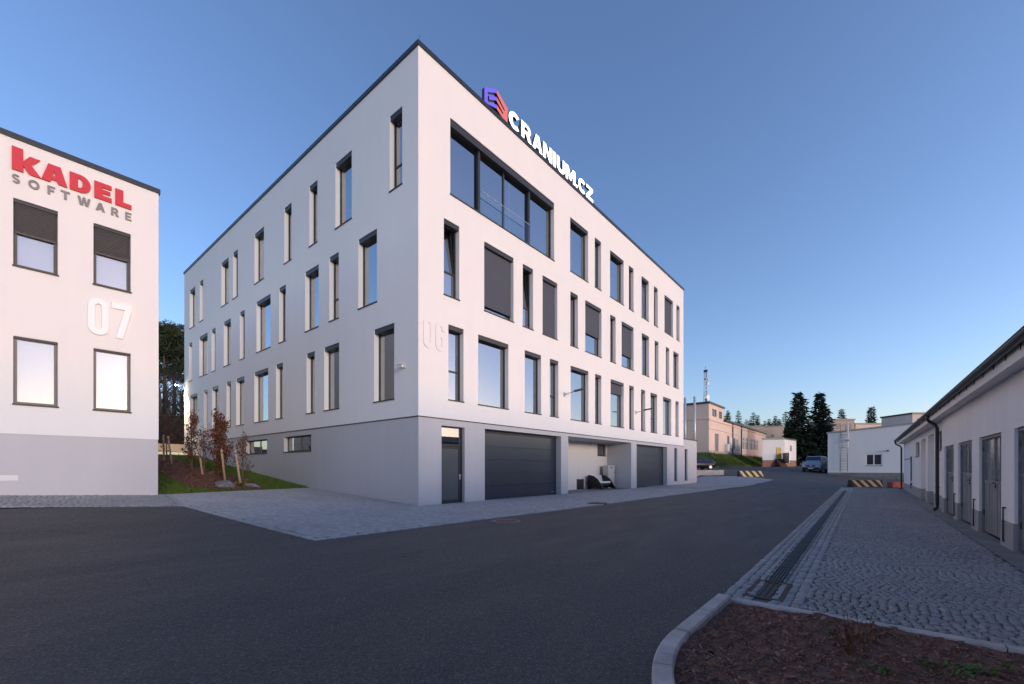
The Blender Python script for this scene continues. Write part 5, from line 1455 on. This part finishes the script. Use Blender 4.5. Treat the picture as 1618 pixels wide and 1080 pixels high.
stake(-2.65, 18.7, -.10, .38, 1.60, 'stake of the farthest pair, right of the leftmost one')
def rock(x, y, sx, sy, sz, seed, lab):
    bm = bmesh.new(); bmesh.ops.create_icosphere(bm, subdivisions=3, radius=1)
    from mathutils import noise as mn
    for v in bm.verts:
        d = v.co.normalized(); q = 1 + .35 * mn.noise(d * 1.3 + Vector((seed, 0, 0))) + .12 * mn.noise(d * 4 + Vector((0, seed, 0)))
        v.co = Vector((d.x * sx, d.y * sy, d.z * sz)) * q
    me = bpy.data.meshes.new('rock'); bm.to_mesh(me); bm.free(); me.materials.append(M['rock'])
    tag(mkobj('rock', me, None, (x, y, H(x, y) + sz * .35), (0, 0, seed)), lab, 'rock', 'rocks in the mulch bed')
rock(-3.25, 8.15, .58, .34, .20, 1.3, 'larger flat grey rock in the mulch bed')
rock(-2.40, 7.95, .42, .26, .15, 2.1, 'smaller grey rock right of the front stake')
# yellow-green ground plant between the rocks, and weeds in the foreground bed
def plant(name, x, y, z, n, spread, size, mat, seed, lab, cat='plant', group=None, up=.8):
    g = np.random.default_rng(seed)
    a = g.uniform(0, 2 * PI, n); r_ = spread * np.sqrt(g.uniform(0, 1, n))
    pts = np.stack([r_ * np.cos(a), r_ * np.sin(a), g.uniform(0, size * .4, n)], -1)
    dirs = np.stack([np.cos(a), np.sin(a), np.full(n, up)], -1)
    o = mkobj(name, leaf_mesh(name, pts, size, M[mat], seed, .5, dirs), None, (x, y, z)); tag(o, lab, cat, group)
M['ygreen'] = mat_leaf('yellow_green_leaf', [(.16, .15, .03), (.26, .22, .05), (.10, .12, .03)])
plant('ground_plant', -2.72, 8.05, H(-2.72, 8.05) + .04, 90, .22, .14, 'ygreen', 51, 'yellow green low plant between the two rocks')
for i, (x, y, n, sp, sz, lab) in enumerate([
        (-4.66, -11.62, 14, .05, .06, 'tiny green weed near the back edging of the planting bed'),
        (-5.27, -11.93, 26, .08, .07, 'green weed in the middle of the planting bed left of the dry stems'),
        (-4.95, -12.32, 50, .16, .07, 'largest spreading green weed in the planting bed'),
        (-4.83, -12.52, 34, .10, .075, 'green weed right of the largest one in the planting bed'),
        (-4.66, -12.66, 12, .05, .06, 'small green weed at the right edge of the planting bed'),
        (-6.05, -11.95, 22, .07, .06, 'green weed near the bottom edge of the planting bed'),
        (-4.45, -12.1, 10, .04, .05, 'little weed against the back edging of the planting bed')]):
    plant('weed', x, y, H(x, y) + .02 + soil_r(x, y), n * 2, sp * .9, sz * .42, 'weed', 60 + i, lab, 'weed', 'weeds in the planting bed', .7)
def dry_bush(x, y, hgt, nst, seed, lab):
    rr = random.Random(seed); o = empty('dry_shrub', (x, y, H(x, y) + .03)); tag(o, lab, 'shrub', 'dry shrubs in the planting bed')
    m = MB(); pts = []
    for i in range(nst):
        a = rr.uniform(0, 2 * PI); l = rr.uniform(.03, .16); h_ = hgt * rr.uniform(.5, 1.05)
        p = [(math.cos(a) * .02, math.sin(a) * .02, 0), (math.cos(a) * l * .6, math.sin(a) * l * .6, h_ * .55), (math.cos(a) * l + rr.gauss(0, .03), math.sin(a) * l, h_)]
        m.tube(p, [.004, .003, .0015], 4, False)
        for k_ in range(9):
            q = rr.uniform(.25, 1); pts.append([math.cos(a) * l * q + rr.gauss(0, .015), math.sin(a) * l * q + rr.gauss(0, .015), h_ * q])
    m.build('stems', M['drystem'], o); mkobj('leaves', leaf_mesh('leaves', pts, .035, M['drystem'], seed, .5), o)
dry_bush(-5.05, -11.80, .34, 10, 71, 'taller reddish dry shrub in the planting bed')
dry_bush(-4.75, -11.86, .24, 7, 72, 'shorter reddish dry shrub behind the taller one')

def spruce(x, y, z, hgt, rad, seed, lab, mat='needle', dens=1.0, name='spruce_tree'):
    rr = random.Random(seed); g = np.random.default_rng(seed)
    o = empty(name, (x, y, z)); tag(o, lab, 'tree', 'conifers')
    m = MB(); m.tube([(0, 0, -.5), (0, 0, hgt * .5), (0, 0, hgt * .98)], [hgt * .02, hgt * .012, .02], 8); m.build('trunk', M['bark'], o)
    P_, D_ = [], []
    nl = int(30 * dens)
    bm_ = MB()
    for i in range(nl):
        f = i / nl; zz = hgt * (.10 + .88 * f); rl = rad * (1 - f) ** .85 * rr.uniform(.8, 1.12) + .12
        nb = max(5, int(13 * (1 - f * .55)))
        for k_ in range(nb):
            a = 2 * PI * (k_ + rr.random()) / nb; ln = rl * rr.uniform(.65, 1.12); droop = -.22 - .25 * (1 - f)
            nn = max(7, int(22 * ln / rad * dens) + 6)
            bm_.tube([(0, 0, zz), (math.cos(a) * ln, math.sin(a) * ln, zz + ln * droop * .7 + .1)], [.03, .008], 3, False, False)
            for j in range(nn):
                q = (j + rr.random()) / nn; rrr = ln * q
                P_.append([math.cos(a) * rrr + rr.gauss(0, .10), math.sin(a) * rrr + rr.gauss(0, .10), zz + rrr * droop + .35 * q * q * ln * .5 + rr.gauss(0, .05)])
                b = a + rr.choice((-1, 1)) * rr.uniform(.3, 1.1)
                D_.append([math.cos(b), math.sin(b), rr.uniform(-.55, .05)])
    bm_.build('branches', M['bark'], o, normals=False)
    mkobj('crown', leaf_mesh('crown', P_, hgt * .042, M[mat], seed, .36, np.array(D_)), o)
    return o
spruce(91.6, -.45, 2.0, 14.6, 3.9, 81, 'tall dark spruce behind the van, left of the pair', dens=1.2)
spruce(94.2, -3.65, 2.0, 14.4, 3.7, 82, 'tall dark spruce behind the van, right of the pair', dens=1.2)
spruce(128, -11.2, 6, 10.6, 2.3, 83, 'smaller dark spruce showing above the flat pale building', dens=.8)
spruce(118, -5.9, 6, 9.5, 1.9, 84, 'narrow conifer top just behind the grey boxy building', 'pine', dens=.7)
# wooded ridge far behind the apricot building
fo = []
rr = random.Random(5)
sp0 = None
for i in range(44):
    px = 1138 + i * 2.7 + rr.uniform(-2, 2)
    r_ = (px - 809) / 690.81; dep_ = rr.uniform(150, 190); s_, c_ = math.sin(R(39.737)), math.cos(R(39.737))
    X, Y = -9.387 + dep_ * (s_ * r_ + c_), -11.942 + dep_ * (-c_ * r_ + s_)
    if sp0 is None:
        sp0 = spruce(X, Y, 11, 9.5, 2.6, 90, 'dark conifer in the wooded ridge far behind the apricot building', 'pine', .55, 'ridge_tree'); o = sp0
    else:
        o = copy_tree(sp0); o.location = (X, Y, 11.2 + rr.uniform(-1.6, 1.0)); o.rotation_euler.z = rr.uniform(0, 6)
    o['group'] = 'trees of the far ridge'; o.scale = [rr.uniform(.85, 1.15)] * 2 + [rr.uniform(.8, 1.15)]

# bare trees: recursive branching
def bare_tree(x, y, hgt, seed, lab, name='bare_tree'):
    rr = random.Random(seed); o = empty(name, (x, y, H(x, y))); tag(o, lab, 'tree', 'bare trees behind the offices')
    t_ = MB(); t_.tube([(0, 0, -.2), (.1, 0, hgt * .35), (rr.uniform(-.2, .2), 0, hgt * .62)], [hgt * .016, hgt * .012, hgt * .007], 7); t_.build('trunk', M['bark'], o)
    b = MB()
    def grow(p, d, l, r_, lev):
        q = p + d * l; mid = p + d * l * .5 + Vector((rr.gauss(0, .05), rr.gauss(0, .05), 0)) * l
        b.tube([p, mid, q], [r_, r_ * .8, r_ * .55], 3 if lev > 1 else 5, False)
        if lev >= 4: return
        for k_ in range(rr.choice((2, 3, 3))):
            nd = (d + Vector((rr.gauss(0, .45), rr.gauss(0, .45), rr.gauss(.15, .3)))).normalized()
            grow(p + d * l * rr.uniform(.55, 1), nd, l * rr.uniform(.55, .8), r_ * .55, lev + 1)
    for i in range(7):
        z0 = hgt * (.22 + .40 * i / 7); a = rr.uniform(0, 2 * PI)
        grow(Vector((0, 0, z0)), Vector((math.cos(a) * .7, math.sin(a) * .7, .75)).normalized(), hgt * .17, hgt * .005, 1)
    b.build('crown', M['bark'], o, normals=False)
    return o
def pine(x, y, z, hgt, seed, lab):
    rr = random.Random(seed); o = empty('pine_tree', (x, y, z)); tag(o, lab, 'tree', 'pines behind the offices')
    m = MB(); m.tube([(0, 0, -.3), (.1, .1, hgt * .5), (0, .2, hgt * .97)], [hgt * .016, hgt * .012, .03], 8)
    m.build('trunk', M['bark'], o)
    P_ = []; b = MB()
    for i in range(34):
        z0 = hgt * rr.uniform(.55, .98); a = rr.uniform(0, 2 * PI); ln = hgt * .17 * (1.25 - (z0 / hgt - .55) * 1.6) * rr.uniform(.6, 1.1)
        tip = Vector((math.cos(a) * ln, math.sin(a) * ln, z0 + ln * rr.uniform(.0, .5)))
        b.tube([(0, 0, z0), tuple(tip * .5 + Vector((0, 0, z0)) * .5), tuple(tip)], [.05, .03, .015], 4, False)
        for k_ in range(5):
            c = Vector((0, 0, z0)).lerp(tip, rr.uniform(.45, 1.05)) + Vector((rr.gauss(0, .25), rr.gauss(0, .25), rr.gauss(0, .15)))
            for j in range(32): P_.append([c.x + rr.gauss(0, .28), c.y + rr.gauss(0, .28), c.z + rr.gauss(0, .18)])
    b.build('branches', M['bark'], o, normals=False)
    mkobj('crown', leaf_mesh('crown', P_, .34, M['pine'], seed, .30), o)
PINES = [(4.1, 53, 14.8, 'tall pine standing between the two office buildings, left'), (5.6, 55.5, 15.6, 'tall pine standing between the two office buildings, middle'), (7.2, 56, 15.0, 'tall pine close to the corner of the white office block'), (2.0, 58, 16, 'tall pine behind the left building'), (4.8, 60, 17, 'tall pine farthest back in the gap between the offices')]
for i, (x, y, h_, lab) in enumerate(PINES): pine(x, y, H(x, y), h_, 120 + i, lab)
BT = [(1.7, 43, 9.5), (2.6, 44.5, 10.5), (3.5, 43.5, 9.5), (4.4, 46.5, 10.5), (2.2, 48, 11), (3.4, 49.5, 11), (4.9, 49.5, 10.5), (5.8, 51, 11)]
for i, (x, y, h_) in enumerate(BT): bare_tree(x, y, h_, 130 + i, 'bare leafless tree in the thicket between the two office buildings')
# dense brown undergrowth and the beech hedge
g = np.random.default_rng(9); n = 26000
Z0 = hfun(np.zeros(n), np.full(n, 40.0))
pts = np.stack([g.uniform(-1, 9, n), g.uniform(46, 55, n), 0 * Z0], -1); pts[:, 2] = hfun(pts[:, 0], pts[:, 1]) + 7.5 * g.beta(1.2, 2.2, n)
uo = mkobj('thicket', leaf_mesh('thicket', pts, .42, mat_leaf('thicket_twig', [(.030, .022, .016), (.065, .048, .036), (.045, .034, .024), (.03, .034, .018)], .9), 9, .10)); tag(uo, 'dense brown twiggy thicket behind the hedge', 'thicket', None, 'stuff')
hd = empty('beech_hedge', (.5, 36.0, H(.5, 36.0))); tag(hd, 'clipped brown beech hedge closing the lawn between the offices', 'hedge')
n = 15000
pts = np.stack([g.uniform(-5, 5.5, n), g.normal(0, .32, n), g.uniform(.1, 3.2, n)], -1)
mkobj('foliage', leaf_mesh('foliage', pts, .13, M['hedgeleaf'], 10, .6), hd)
m = MB(); m.box(-5, 5.5, -.22, .22, .05, 3.0); m.build('inner_branches', M['bark'], hd)
sheet('path', [(-6, 24.2), (.0, 24.2), (.0, 26.2), (-6, 26.2)], .05, M['concrete'], 1.0)
m = MB(); m.box(-6, 3, -.12, .12, -.2, .55)
tag(m.build('garden_wall', M['brownwall'], None, (0, 30.5, H(-3, 30.5))), 'low rusty brown wall at the foot of the hedge', 'wall')
